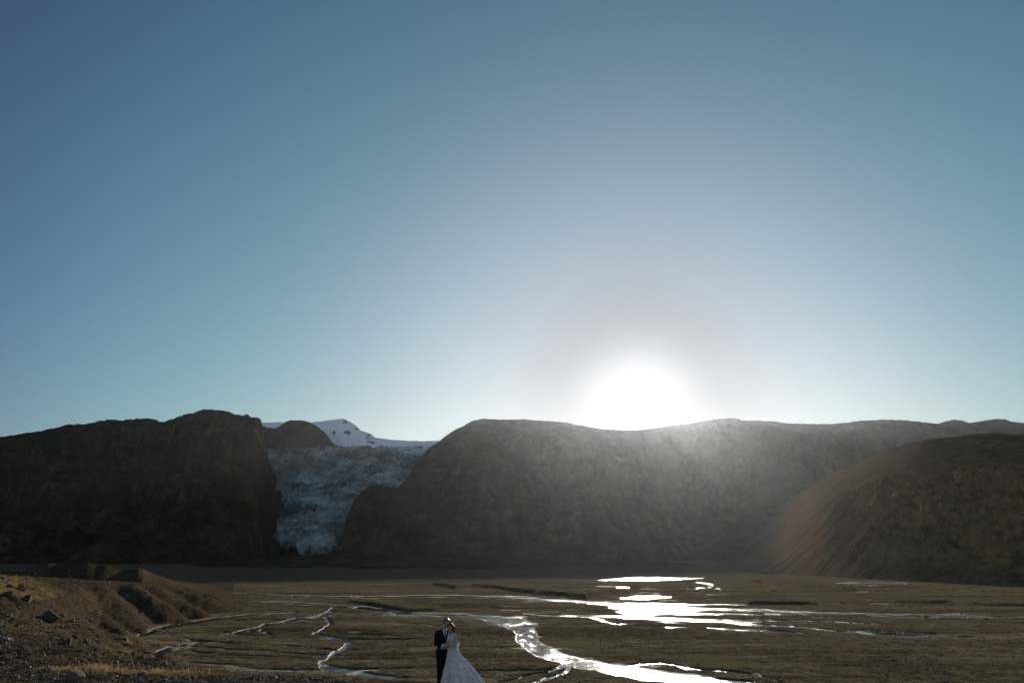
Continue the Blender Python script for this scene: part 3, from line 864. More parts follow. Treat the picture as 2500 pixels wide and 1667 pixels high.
CTRL = [
    # terrace the couple and the photographer stand on
    (0, 0, 6.4), (-20, 2, 6.6), (22, 0, 6.2), (0, -30, 6.6), (-40, -25, 7.6), (45, -20, 6.0), (60, 15, 4.6), (30, 22.5, 4.55), (14, 22.8, 4.58), (-6, 12, 5.7), (8, 12, 5.6), (-14, 14, 5.8), (24, 10, 5.4),
    P(1062, 1682, 22.4), P(1150, 1682, 22.4), (1.2, 23.7, 4.56), (-2.6, 23.7, 4.60), P(860, 1664, 24.0), P(700, 1654, 24.8), P(500, 1646, 25.4), P(300, 1640, 25.8), P(120, 1640, 25.8), P(-60, 1640, 25.8), P(300, 1660, 24.0), P(0, 1660, 24.2),
    # hollow behind the gravel edge
    P(100, 1612, 30.0), P(300, 1614, 31.0), P(-150, 1610, 30), P(420, 1626, 31.0), P(160, 1598, 34.0), P(20, 1590, 34.0), P(330, 1606, 36.0), P(300, 1592, 42.0),
    # boulder slope
    P(0, 1540, 40), P(0, 1490, 46), P(0, 1430, 52), P(0, 1371, 60), P(-200, 1340, 58), P(-200, 1500, 44), P(-500, 1300, 60), P(70, 1394, 62), P(100, 1540, 45), P(100, 1470, 53), P(120, 1406, 64), P(190, 1566, 48), P(170, 1490, 57), P(200, 1418, 72), P(250, 1585, 50),
    P(230, 1520, 58), P(270, 1470, 70), P(330, 1575, 58), P(330, 1535, 66), P(330, 1495, 80),
    # gullied bench farther back
    P(250, 1432, 96), P(350, 1438, 112), P(450, 1450, 124), P(540, 1463, 134), P(300, 1466, 84), P(400, 1480, 96), P(480, 1494, 104), P(560, 1480, 122), P(420, 1510, 88), P(360, 1522, 76), P(470, 1513, 96),
    P(330, 1422, 150), P(430, 1430, 190), P(500, 1440, 180), P(600, 1466, 145), P(250, 1418, 150), P(150, 1414, 130), P(60, 1408, 110),
    # beyond the crest the ground falls away
    (-70, 75, 6.0), (-95, 130, 4.5), (-120, 200, 3.0), (-170, 300, 1.5), (-60, 330, -1), (-260, 120, 6), (-260, 300, 2),
]
CTRL = np.array(CTRL, float)


def tps_fit(C):
    s = 30.0
    A = C[:, :2] / s
    r2 = ((A[:, None] - A[None]) ** 2).sum(-1)
    K = np.where(r2 > 0, r2 * np.log(np.maximum(r2, 1e-12)) * 0.5, 0) + np.eye(len(C)) * 0.004
    Pm = np.hstack([np.ones((len(C), 1)), A])
    n = len(C)
    L = np.zeros((n + 3, n + 3)); L[:n, :n] = K; L[:n, n:] = Pm; L[n:, :n] = Pm.T
    return np.linalg.solve(L, np.concatenate([C[:, 2], [0, 0, 0]])), A, s


_TW, _TA, _TS = tps_fit(CTRL)


def tps(x, y):
    x = np.asarray(x, float) / _TS; y = np.asarray(y, float) / _TS
    z = _TW[-3] + _TW[-2] * x + _TW[-1] * y
    for (a, b), w in zip(_TA, _TW[:-3]):
        r2 = (x - a) ** 2 + (y - b) ** 2
        z = z + w * 0.5 * r2 * np.log(np.maximum(r2, 1e-12))
    return z


# plan line where the slope meets the river plain, from the right round to the far left
FOOT = [(120, 20), (60, 24), (24, 29.5), (6, 29.8), (-3, 30.5), (-8, 33), (-13, 41), (-20, 52)]
FOOT += [tuple(float(v) for v in on_plain(a, b)) for a, b in ((392, 1618), (350, 1585), (335, 1562), (352, 1540), (400, 1526), (480, 1513), (560, 1496), (612, 1480), (612, 1464), (560, 1447), (500, 1432), (455, 1424))]
FOOT += [(-150, 330), (-240, 420)]
HILL_POLY = FOOT + [(-420, 420), (-420, -120), (120, -120)]


def hill_sd(x, y):
    d = np.full(np.shape(x), 1e9)
    for (x0, y0), (x1, y1) in zip(FOOT[:-1], FOOT[1:]):
        dx, dy = x1 - x0, y1 - y0
        t = np.clip(((x - x0) * dx + (y - y0) * dy) / (dx * dx + dy * dy), 0, 1)
        d = np.minimum(d, np.hypot(x - x0 - t * dx, y - y0 - t * dy))
    return np.where(in_poly(x, y, HILL_POLY), d, -d)


def hill_z(x, y):
    x = np.asarray(x, float); y = np.asarray(y, float)
    sd = hill_sd(x, y) + fbm(x / 6, y / 6, 3, 203) * 1.2
    top = tps(x, y)
    # the terrace edge is a steep bank, the far benches run out gently
    near = 1 - smooth01(34, 60, y)
    slope = 0.95 * near + 0.42 * (1 - near)
    ramp = sd * slope + 0.02
    k = 0.35
    h = np.clip(0.5 + 0.5 * (ramp - top) / k, 0, 1)
    z = ramp * (1 - h) + top * h - k * h * (1 - h)
    # gullies cutting the bench, running down to the right and towards the viewer
    px, py = proj(x, y, np.maximum(z, 0))
    bench = smooth01(200, 290, px) * (1 - smooth01(560, 640, px)) * smooth01(66, 80, y) * (1 - smooth01(135, 150, y)) * smooth01(1424, 1440, py)
    a = (x + y) * 0.7071
    q = a / 6.5 + fbm(x / 18, y / 18, 3, 211) * 0.7
    g = np.abs(((q % 1.0) - 0.35)); g = np.minimum(g, 1 - g) * 2
    z = z - bench * ((0.62 + 0.4 * fbm(x / 9, y / 9, 2, 215)) * (1 - smooth01(0.0, 0.75, g)) - 0.22) - bench * 0.18 * np.abs(fbm(a / 1.9 + 0.3 * x, (x - y) / 9.0, 4, 213)) * smooth01(-0.5, 3.0, sd)
    rough = fbm(x / 5.5, y / 5.5, 4, 221) * 0.34 + fbm(x / 1.3, y / 1.3, 4, 223, 0.6) * 0.13
    band = 1 - smooth01(20, 27, y) * (1 - smooth01(27, 34, y))
    quiet = np.exp(-(((x + 0.6) / 4.0) ** 2 + ((y - 22.6) / 2.0) ** 2))
    z = z + rough * smooth01(-1, 2, sd) * (0.25 + 0.75 * smooth01(24, 34, y)) * (1 - quiet)
    z = z + 0.05 * fbm(x / 0.5, y / 0.5, 3, 227) * smooth01(0, 1, sd) * (1 - quiet)
    return np.where(sd < 0, np.minimum(z, sd * 0.5), z)


kxh = np.concatenate([np.linspace(-6, -0.9, 40)[:-1], np.linspace(-0.9, -0.36, 340)[:-1], np.linspace(-0.36, 0.75, 150)[:-1], np.linspace(0.75, 4.5, 30)])
invh = np.linspace(1 / 17.0, 1 / 350.0, 380)
yh = np.concatenate([[-110, -70, -40, -20, -8, -2, 2, 6, 9, 12, 14, 15.5], 1 / invh])
Yh = np.repeat(yh[:, None], len(kxh), 1)
Xh = kxh[None, :] * np.maximum(Yh, 17.0)
Zh = hill_z(Xh, Yh)
me = grid_mesh("moraine_slope", Xh, Yh, Zh)
pxh, pyh = proj(Xh, np.maximum(Yh, 1), Zh)
mossh = np.zeros(Xh.shape)
for (cx, cy, rx, ry, s_) in ((20, 1425, 75, 26, 1.0), (90, 1448, 60, 16, 0.8), (120, 1400, 80, 10, 0.5), (230, 1632, 150, 9, 0.9), (450, 1645, 120, 6, 0.7), (60, 1385, 60, 12, 0.8), (300, 1585, 60, 16, 0.4), (250, 1455, 60, 20, 0.3)):
    mossh = np.maximum(mossh, s_ * np.clip(1.4 - ((pxh - cx) / rx) ** 2 - ((pyh - cy) / ry) ** 2, 0, 1))
at = me.attributes.new("moss", 'FLOAT', 'POINT')
at.data.foreach_set("value", mossh.ravel().astype(np.float32))
tag(mesh_obj("moraine_slope", me, M['slope']), "brown stony moraine slope and gravel terrace in the left foreground", None, kind="structure")

mr = [(-260, 1392, 140, 133), (-60, 1392, 140, 133), (40, 1394, 140, 133), (62, 1391, 140, 133), (90, 1380, 140, 133), (118, 1373.5, 140, 133), (138, 1375, 142, 135), (160, 1374.5, 143, 136), (185, 1371, 144, 137), (200, 1369.5, 145, 138), (215, 1371, 146, 139), (228, 1376, 147, 140), (240, 1380, 148, 141), (254, 1379, 149, 142), (265, 1378, 150, 143),
      (276, 1382, 151, 144), (288, 1389, 152, 145), (300, 1393, 153, 146), (314, 1391, 154, 147), (328, 1386.5, 155, 148), (340, 1385, 156, 147.706), (352, 1389, 158, 146.6), (366, 1396, 162, 146.976), (392, 1406, 168, 146.247), (420, 1416, 175, 146), (450, 1423, 182, 150), (480, 1429, 190, 158), (520, 1436, 195, 163), (570, 1446, 195, 163)]
def mr_extra(X, D, Z, v, H):
    return Z + np.sin(PI * v) * H * 0.05 * (ridged(X / 6.0, D / 18.0, 4, 233) - 0.5)
mountain("moraine_ridge", mr, M['slope'], "dark moraine ridge with small lit peaks at the left", nc=420, nr=90, seed=231, amp=0.02, gully=6.0, prof=0.85, back=60, foot_z=0.6, skyn=0.35, extra=mr_extra,
         moss=lambda X, D, Z: X * 0, soften=9)


def surf(x, y):
    """height of the visible ground surface"""
    x = np.atleast_1d(np.asarray(x, float)); y = np.atleast_1d(np.asarray(y, float))
    return np.maximum(hill_z(x, y), plain_z(x, y)[0])


def hit(px, py):
    """where the sight line through a photo pixel meets the built ground"""
    kx_, kz_ = ray(px, py)
    dv = Vector((float(kx_), 1.0, float(kz_))).normalized()
    ok, loc, nrm, idx, ob, mat = SC.ray_cast(bpy.context.evaluated_depsgraph_get(), Vector((0, 0, CAM_H)) + dv * 15.0, dv)
    return loc.copy() if ok else None


bpy.context.view_layer.update()

# ------------------------------------------------------------------ stones and boulders
def rock_mesh(seed, mat, sub=2, flat=0.75):
    rr = np.random.default_rng(seed)
    bm = bmesh.new()
    bmesh.ops.create_icosphere(bm, subdivisions=sub, radius=1.0)
    planes = [(Vector(rr.normal(size=3)).normalized(), rr.uniform(0.55, 0.85)) for _ in range(9)]
    for v in bm.verts:
        c = v.co.copy()
        for n, d in planes:                       # shear flat facets off the ball
            e = c.dot(n) - d
            if e > 0:
                c -= n * e * 0.9
        c += c.normalized() * 0.06 * float(fbm(np.array([c.x * 2 + seed]), np.array([c.y * 2 + c.z]), 3, seed)[0])
        v.co = Vector((c.x, c.y * 0.9, c.z * flat))
    me = bpy.data.meshes.new("rock")
    bm.to_mesh(me); bm.free()
    me.materials.append(mat)
    return me


ROCKS = {k: [rock_mesh(300 + 10 * q + i, M[k], 2, fl) for i, fl in enumerate((0.8, 0.7, 0.9, 0.6, 0.75))] for q, k in enumerate(('rock_dark', 'rock_grey', 'rock_pale'))}


def boulder(px, py, w, label, mat='rock_grey', var=0, hgt=0.75, name="boulder", group=None, rot=None, sink=0.3, tilt=0.0):
    p = hit(px, py)
    if p is None:
        return None
    o = bpy.data.objects.new(name, ROCKS[mat][var % 5])
    s = w * p.y / (FPX * 0.97) * 0.56
    o.scale = (s, s * 0.9, s * hgt / 0.75)
    o.rotation_euler = (tilt * 0.3, tilt, rot if rot is not None else random.uniform(0, 6.28))
    o.location = (p.x, p.y + s * 0.3, p.z + s * hgt * (0.5 - sink))
    link(o)
    return tag(o, label, "boulder" if name == "boulder" else "stone", group)


BOULDERS = [
    (165, 1571, 20, "largest dark boulder of the pile at the foot of the left slope", 'rock_dark', 0, 0.95),
    (180, 1556, 14, "dark boulder just above the largest one in the pile below the left slope", 'rock_dark', 1, 0.8),
    (147, 1533, 11, "upright boulder topping the stone pile on the left", 'rock_grey', 2, 1.0),
    (176, 1541, 10, "pale pinkish boulder on the right side of the stone pile on the left", 'rock_pale', 3, 0.9),
    (150, 1563, 12, "rounded dark boulder touching the left side of the largest pile boulder", 'rock_dark', 4, 0.8),
    (207, 1568, 15, "dark boulder with a white sunlit edge standing alone right of the stone pile", 'rock_grey', 0, 0.8),
    (228, 1585, 13, "small dark block on the flat ground below the lone white edged boulder", 'rock_dark', 1, 0.95),
    (235, 1596, 7, "small pale stone lying just below the dark block on the flat ground", 'rock_pale', 2, 0.8),
    (151, 1504, 12, "brown boulder with a bright right rim, high on the left slope above the pile", 'rock_grey', 3, 1.0),
    (176, 1517, 13, "squat brown boulder on the left slope, right of the bright rimmed one", 'rock_grey', 4, 0.8),
    (116, 1512, 38, "very large smooth brown boulder half sunk in the middle of the left slope", 'rock_dark', 0, 0.75),
    (180, 1660, 46, "large foreground boulder, dark with a sunlit white cap, on the gravel edge", 'rock_grey', 2, 0.62),
    (118, 1640, 38, "low broad grey boulder half buried in dry grass behind the gravel edge", 'rock_grey', 3, 0.45),
    (252, 1637, 18, "thin pale slab tilted in the dry grass right of the large foreground boulder", 'rock_pale', 3, 0.35),
    (279, 1653, 20, "flat pale slab lying lowest in the dry grass beside the gravel edge", 'rock_pale', 1, 0.32),
    (346, 1645, 30, "long pale slab at the right end of the dry grass strip", 'rock_pale', 4, 0.34),
    (300, 1634, 16, "middle one of the three pale slabs in the dry grass, higher than its neighbours", 'rock_pale', 2, 0.32),
    (67, 1640, 12, "rounded boulder left of the low broad grey boulder in the foreground", 'rock_grey', 1, 0.9),
    (219, 1516, 9, "small reddish brown boulder below the gullies at the left", 'rock_grey', 0, 0.8),
    (48, 1440, 22, "jagged brown outcrop boulder near the upper left of the slope", 'rock_grey', 2, 0.9),
    (62, 1466, 26, "broad jagged boulder below the outcrop at the upper left of the slope", 'rock_dark', 4, 0.85),
    (20, 1452, 22, "dark brown boulder near the left frame edge below the tan grass", 'rock_dark', 3, 0.8),
    (170, 1409, 7, "tiny pale stone catching the sun under the dark moraine ridge", 'rock_pale', 0, 0.9),
    (9, 1579, 9, "brown stone at the left frame edge, upper of two", 'rock_grey', 4, 0.8),
    (6, 1592, 9, "brown stone at the left frame edge, lower of two", 'rock_grey', 1, 0.8),
    (42, 1655, 11, "bright rimmed stone in the gravel at the lower left corner", 'rock_grey', 2, 0.9),
    (74, 1652, 9, "grey stone between the lower left corner and the broad buried boulder", 'rock_grey', 0, 0.9),
]
for (bx, by, bw, lab, bm_, bv, bh) in BOULDERS:
    boulder(bx, by, bw, lab, bm_, bv, bh)

rs = random.Random(21)
n_ = 0
while n_ < 150:
    x_, y_ = rs.uniform(0, 320), rs.uniform(1385, 1640)
    if y_ < 1372 + max(0, x_ - 20) * 0.22 + 8 or (x_ > 200 and y_ < 1470):
        continue
    near_pile = math.exp(-((x_ - 150) / 60) ** 2 - ((y_ - 1545) / 30) ** 2)
    if rs.random() > 0.45 + near_pile:
        continue
    w_ = rs.uniform(3.2, 6.0) * (1 + 0.4 * near_pile)
    boulder(x_, y_, w_, "small weathered stone lying on the left moraine slope", rs.choice(['rock_grey', 'rock_grey', 'rock_dark', 'rock_pale']), rs.randrange(5), rs.uniform(0.6, 1.0),
            name="stone", group="stones on the left slope", rot=rs.uniform(0, 6.28))
    n_ += 1

SCREE_ROCKS = [(2123, 1204, 6), (2045, 1178, 3.5), (2106, 1306, 5), (2154, 1231, 4), (1935, 1337, 5), (1953, 1361, 4.5), (2043, 1372, 5), (2001, 1381, 6), (2180, 1369, 5.5), (2098, 1357, 4), (2178, 1337, 4), (2304, 1396, 4), (2319, 1360, 4), (2013, 1269, 4),
               (1885, 1368, 4), (2095, 1204, 3.5), (2168, 1158, 3.5), (2101, 1172, 3), (2016, 1367, 4), (2210, 1311, 3.5), (2090, 1376, 5), (2140, 1388, 4), (1982, 1352, 4), (2036, 1331, 3.5), (2240, 1377, 4)]
for q, (x_, y_, w_) in enumerate(SCREE_ROCKS):
    if q == 0:
        boulder(x_, y_, w_ * 1.3, "pale boulder standing out alone high on the scree flank", 'rock_pale', 0, 1.0, rot=0.4)
    else:
        boulder(x_, y_, w_, "pale boulder lodged low on the scree hill", 'rock_pale', q, 0.9, group="pale boulders on the scree hill", rot=rs.uniform(0, 6.28))


def scatter_stones(name, pts, sizes, mat, label, seed=1, light=False):
    """loose rubble nobody could count: one mesh of small irregular stones"""
    rr = np.random.default_rng(seed)
    bm = bmesh.new()
    if light:
        bmesh.ops.create_cone(bm, segments=4, radius1=1.0, radius2=0.45, depth=1.3, cap_ends=True, cap_tris=True)
    else:
        bmesh.ops.create_icosphere(bm, subdivisions=1, radius=1.0)
    bmesh.ops.triangulate(bm, faces=bm.faces[:])
    bm.verts.index_update()
    bv = np.array([v.co[:] for v in bm.verts]); bf = np.array([[v.index for v in f.verts] for f in bm.faces]); bm.free()
    n, k = len(pts), len(bv)
    V = np.repeat(bv[None], n, 0) * (1 + rr.uniform(-0.28, 0.28, (n, k, 1)))
    V *= rr.uniform(0.55, 1.15, (n, 1, 3)) * np.array([1, 1, 0.75])
    a = rr.uniform(0, 2 * PI, n); c, s = np.cos(a)[:, None], np.sin(a)[:, None]
    X = V[..., 0] * c - V[..., 1] * s; Y = V[..., 0] * s + V[..., 1] * c
    V = np.stack([X, Y, V[..., 2]], -1) * sizes[:, None, None] + pts[:, None, :]
    F = (bf[None] + (np.arange(n) * k)[:, None, None]).reshape(-1, 3)
    o = mesh_obj(name, np_mesh(name, V.reshape(-1, 3), F, False), mat)
    return tag(o, label, None, kind="stuff")


def polar_pts(n, k0, k1, d0, d1, seed, dens=None, fun=None):
    rr = np.random.default_rng(seed)
    kx_ = rr.uniform(k0, k1, n); d = 1 / rr.uniform(1 / d1, 1 / d0, n)
    x, y = kx_ * d, d
    if dens is not None:
        m = rr.uniform(0, 1, n) < dens(x, y)
        x, y = x[m], y[m]
    z = (fun or surf)(x, y)
    return np.stack([x, y, z], 1)


t_m = NT("gravel_stones")
tp = t_m.pos()
t_m.set(color=t_m.ramp(t_m.noise(tp, 6.0, 3, 0.6), [(0.35, (0.045, 0.031, 0.019)), (0.52, (0.10, 0.072, 0.047)), (0.62, (0.30, 0.24, 0.18))]), rough=0.85, spec=0.05)
M['gravel'] = t_m.m

pts = polar_pts(7000, -0.66, -0.17, 23.2, 26.2, 41, lambda x, y: smooth01(26.0, 25.2, y))
rr = np.random.default_rng(5)
scatter_stones("gravel", pts, rr.lognormal(math.log(0.026), 0.45, len(pts)), M['gravel'], "loose dark pebbles along the gravel edge at the bottom of the picture", 51)
pts = polar_pts(13000, -0.68, -0.36, 26.0, 130.0, 42, lambda x, y: (hill_sd(x, y) > 0.3) * (0.35 + 0.65 * smooth01(-0.1, 0.4, fbm(x / 4, y / 4, 3, 61))), hill_z)
scatter_stones("rubble", pts, rr.lognormal(math.log(0.05), 0.6, len(pts)) * (0.6 + pts[:, 1] / 90), M['gravel'], "small loose rubble strewn over the left slope", 52, True)
def plain_dens(x, y):
    z, _ = plain_z(x, y)
    return (z > 0.06) * (hill_sd(x, y) < -0.5) * (0.25 + 0.75 * smooth01(-0.15, 0.35, fbm(x / 9, y / 14, 3, 63)))
pts = polar_pts(62000, -0.45, 0.68, 54.0, 210.0, 43, plain_dens, lambda x, y: plain_z(x, y)[0])
scatter_stones("river_stones", pts, rr.lognormal(math.log(0.038), 0.5, len(pts)) * (0.6 + pts[:, 1] / 130), M['gravel'], "scattered river stones on the outwash plain", 53, True)


# ------------------------------------------------------------------ grass and low shrubs
def blades_mesh(name, pts, h, lean, w, seed):
    rr = np.random.default_rng(seed)
    n = len(pts)
    a = rr.uniform(0, 2 * PI, n)
    tip = np.stack([np.cos(a) * lean, np.sin(a) * lean, np.ones(n)], 1) * h[:, None]
    b = rr.uniform(0, PI, n)
    side = np.stack([np.cos(b), np.sin(b), np.zeros(n)], 1) * w[:, None] * 0.5
    mid = tip * np.array([0.4, 0.4, 0.6])
    V = np.stack([pts - side, pts + side, pts + mid - side * 0.7, pts + mid + side * 0.7, pts + tip], 1).reshape(-1, 3)
    i = (np.arange(n) * 5)[:, None]
    F = np.concatenate([i + np.array([[0, 1, 3]]), i + np.array([[0, 3, 2]]), i + np.array([[2, 3, 4]])], 0)
    return np_mesh(name, V, F, False)


def clump_mesh(name, n, rx, hz, seed, mat, dome=True):
    rr = np.random.default_rng(seed)
    a = rr.uniform(0, 2 * PI, n); r = np.sqrt(rr.uniform(0, 1, n))
    lob = 1 + 0.35 * np.sin(a * 3 + seed) + 0.2 * np.sin(a * 5 + 2 * seed)
    x, y = np.cos(a) * r * rx * lob, np.sin(a) * r * rx * lob
    z0 = rr.uniform(0, 0.5, n) * hz * (1 - r ** 2) if dome else np.zeros(n)
    h = hz * rr.uniform(0.35, 0.75, n) * (1.15 - 0.5 * r)
    me = blades_mesh(name, np.stack([x, y, z0 - 0.03], 1), h, rr.uniform(0.1, 0.9, n), np.full(n, rx * 0.10), seed)
    me.materials.append(mat)
    return me


TUFTS = [clump_mesh("grass_tuft", 110, 0.5, 0.62, 600 + i, M['grass_tan'], False) for i in range(3)]
SHRUBS = [clump_mesh("shrub", 260, 0.5, 0.55, 610 + i, M['shrub'], True) for i in range(4)]


def plant(px, py, w, meshes, name, label, cat, group, hs=1.0):
    p = hit(px, py)
    if p is None:
        return
    o = bpy.data.objects.new(name, rs.choice(meshes))
    s = w * p.y / (FPX * 0.97)
    o.scale = (s * 1.1, s * 0.9, s * 0.75 * hs)
    o.rotation_euler = (0, 0, rs.uniform(0, 6.28))
    o.location = (p.x, p.y, p.z)
    link(o)
    tag(o, label, cat, group)


for (x_, y_, w_, lab) in [(305, 1556, 12, "golden grass tuft farthest left beside the shaded pool"), (312, 1570, 17, "low wide golden grass tuft below the farthest left one at the pool"), (342, 1561, 12, "rusty grass tuft between the two dark pools on the left"),
                          (366, 1565, 16, "large orange grass tuft between the two dark pools on the left"), (385, 1571, 13, "dull grass tuft right of the large orange one by the left pool"), (411, 1573, 12, "dark grass tuft beside the bright golden one at the left pool"),
                          (430, 1574, 20, "bright golden grass tuft, widest of the row beside the left pool"), (364, 1590, 12, "single pale grass tuft on the bank below the row at the left pool")]:
    plant(x_, y_, w_, TUFTS, "grass_tuft", lab, "grass tuft", "golden grass tufts beside the left pool", 1.1)
for (x_, y_) in [(737, 1615), (752, 1622), (838, 1596), (832, 1604), (805, 1645), (790, 1640), (818, 1650), (847, 1660), (862, 1662), (830, 1656), (933, 1631), (920, 1640), (1020, 1643), (1008, 1648), (957, 1644), (975, 1650), (779, 1633), (768, 1606), (725, 1630), (1207, 1626), (1200, 1631), (1214, 1630), (1040, 1652), (890, 1660), (700, 1655)]:
    plant(x_, y_, rs.uniform(8, 13), TUFTS, "grass_tuft", "dry golden grass tuft along the winding silty stream left of the couple" if x_ < 900 else "dry golden grass tuft on the bar close to the suited person" if x_ < 1100 else "dry golden grass tuft on the stream bank right of the bride", "grass tuft",
          "tufts along the winding stream" if x_ < 900 else "tufts close to the suited person" if x_ < 1100 else "dry grass tufts right of the bride", 0.8)
SH = [(1970, 1426), (2005, 1429), (2032, 1433), (2062, 1435), (2086, 1436), (2115, 1433), (2148, 1430), (2199, 1426), (2270, 1427), (2264, 1440), (2306, 1439), (2377, 1430), (2425, 1442), (2470, 1444), (1864, 1442), (1889, 1442), (2127, 1468), (2092, 1466), (2056, 1470),
      (2199, 1473), (2223, 1474), (2246, 1475), (2321, 1473), (2365, 1474), (2223, 1530), (2261, 1504), (2407, 1510), (2485, 1508), (2434, 1526), (2479, 1532), (1825, 1417), (1850, 1416), (1905, 1417), (1930, 1416), (2240, 1428), (2330, 1440), (2400, 1441), (2450, 1443),
      (2496, 1444), (2140, 1440), (2180, 1438), (1447, 1441), (1319, 1445), (1367, 1445), (1670, 1436), (1721, 1442), (1751, 1441), (1646, 1457), (1572, 1465), (1600, 1464), (1900, 1425), (1945, 1428), (2020, 1432), (2075, 1430), (2100, 1431), (2290, 1438), (2350, 1441), (1690, 1438)]
for (x_, y_) in SH:
    if x_ > 1780:
        if y_ < 1422: lab, gr_ = "low rusty shrub in the far row at the very foot of the scree hill", "shrubs at the foot of the scree hill"
        elif y_ < 1434: lab, gr_ = "low rusty shrub in the long row just in front of the scree hill", "shrubs in the row in front of the scree hill"
        elif y_ < 1450: lab, gr_ = "low golden shrub on the flat between the shrub row and the dark gravel bars", "shrubs on the flat below the hill"
        elif y_ < 1480: lab, gr_ = "low rusty shrub growing along the dark eroded gravel bars on the right", "shrubs along the gravel bars"
        else: lab, gr_ = "small lone shrub on the bank of the long right hand channel", "shrubs on the right channel bank"
    else:
        lab, gr_ = ("low rusty shrub beside the bright pools under the sun", "shrubs beside the bright pools") if x_ > 1420 else ("low rusty shrub behind the long dark gravel bar in the middle", "shrubs behind the middle bar")
    plant(x_, y_ + 1, rs.uniform(9, 17), SHRUBS, "shrub", lab, "shrub", gr_, rs.uniform(0.6, 1.1))

rr = np.random.default_rng(77)
gp = []
for (cx, cy, rx, ry, n) in ((150, 1636, 60, 6, 900), (240, 1632, 40, 7, 1100), (310, 1640, 50, 6, 1100), (385, 1641, 30, 5, 500), (450, 1645, 60, 4, 600), (70, 1400, 60, 14, 500), (25, 1425, 60, 26, 900), (110, 1450, 60, 14, 400), (300, 1592, 50, 12, 250)):
    u = cx + rx * rr.normal(size=n) * 0.5; v = cy + ry * rr.normal(size=n) * 0.5
    kx_, kz_ = ray(u, v)
    ds = 1 / np.linspace(1 / 22.0, 1 / 90.0, 90)
    zz = CAM_H + kz_[:, None] * ds[None]
    gg = hill_z(kx_[:, None] * ds[None], np.repeat(ds[None], n, 0))
    below = zz <= gg
    i = below.argmax(1)
    okm = below.any(1)
    gp.append(np.stack([kx_ * ds[i], ds[i], gg[np.arange(n), i]], 1)[okm])
gp = np.concatenate(gp)
gh = rr.lognormal(math.log(0.05), 0.45, len(gp)) * rr.uniform(0.6, 1.3, len(gp)) * (0.7 + gp[:, 1] / 70)
o = mesh_obj("grass", blades_mesh("grass", gp, gh, rr.uniform(0.1, 0.9, len(gp)), gh * 0.10, 9), M['grass_tan'])
tag(o, "thin dry grass growing among the stones on the left", None, kind="stuff")

# ------------------------------------------------------------------ the couple
class Blob:
    """overlapping balls and tapered limbs fused into one continuous skin"""
    def __init__(self):
        self.bm = bmesh.new()

    def ball(self, c, r, rot=(0, 0, 0), seg=20):
        r = (r, r, r) if isinstance(r, (int, float)) else r
        m = Matrix.Translation(Vector(c)) @ Euler(rot).to_matrix().to_4x4() @ Matrix.Diagonal((*r, 1))
        bmesh.ops.create_uvsphere(self.bm, u_segments=seg, v_segments=seg // 2 + 2, radius=1.0, matrix=m)
        return self

    def limb(self, *pts):
        """pts: (x, y, z, r) ..."""
        for a, b in zip(pts[:-1], pts[1:]):
            pa, pb = Vector(a[:3]), Vector(b[:3])
            d = pb - pa
            m = Matrix.Translation((pa + pb) / 2) @ d.to_track_quat('Z', 'Y').to_matrix().to_4x4()
            bmesh.ops.create_cone(self.bm, cap_ends=True, segments=16, radius1=a[3], radius2=b[3], depth=d.length, matrix=m)
        for a in pts:
            self.ball(a[:3], a[3], seg=14)
        return self

    def build(self, name, mat, parent, voxel=0.012, smooth=4, cut=None):
        me = bpy.data.meshes.new(name)
        self.bm.to_mesh(me)
        self.bm.free()
        o = bpy.data.objects.new(name, me)
        COL.objects.link(o)
        r = o.modifiers.new("r", 'REMESH')
        r.mode = 'VOXEL'
        r.voxel_size = voxel
        s = o.modifiers.new("s", 'SMOOTH')
        s.factor = 0.5
        s.iterations = smooth
        dg = bpy.context.evaluated_depsgraph_get()
        me2 = bpy.data.meshes.new_from_object(o.evaluated_get(dg))
        o.modifiers.clear()
        o.data = me2
        bpy.data.meshes.remove(me)
        if cut is not None:                       # open an edge: drop what lies beyond the planes
            b2 = bmesh.new(); b2.from_mesh(me2)
            for co, no in cut:
                bmesh.ops.bisect_plane(b2, geom=b2.verts[:] + b2.edges[:] + b2.faces[:], plane_co=co, plane_no=no, clear_outer=True)
            b2.to_mesh(me2); b2.free()
        me2.name = name
        me2.polygons.foreach_set("use_smooth", np.ones(len(me2.polygons), bool))
        me2.materials.clear()
        me2.materials.append(mat)
        o.parent = parent
        return o


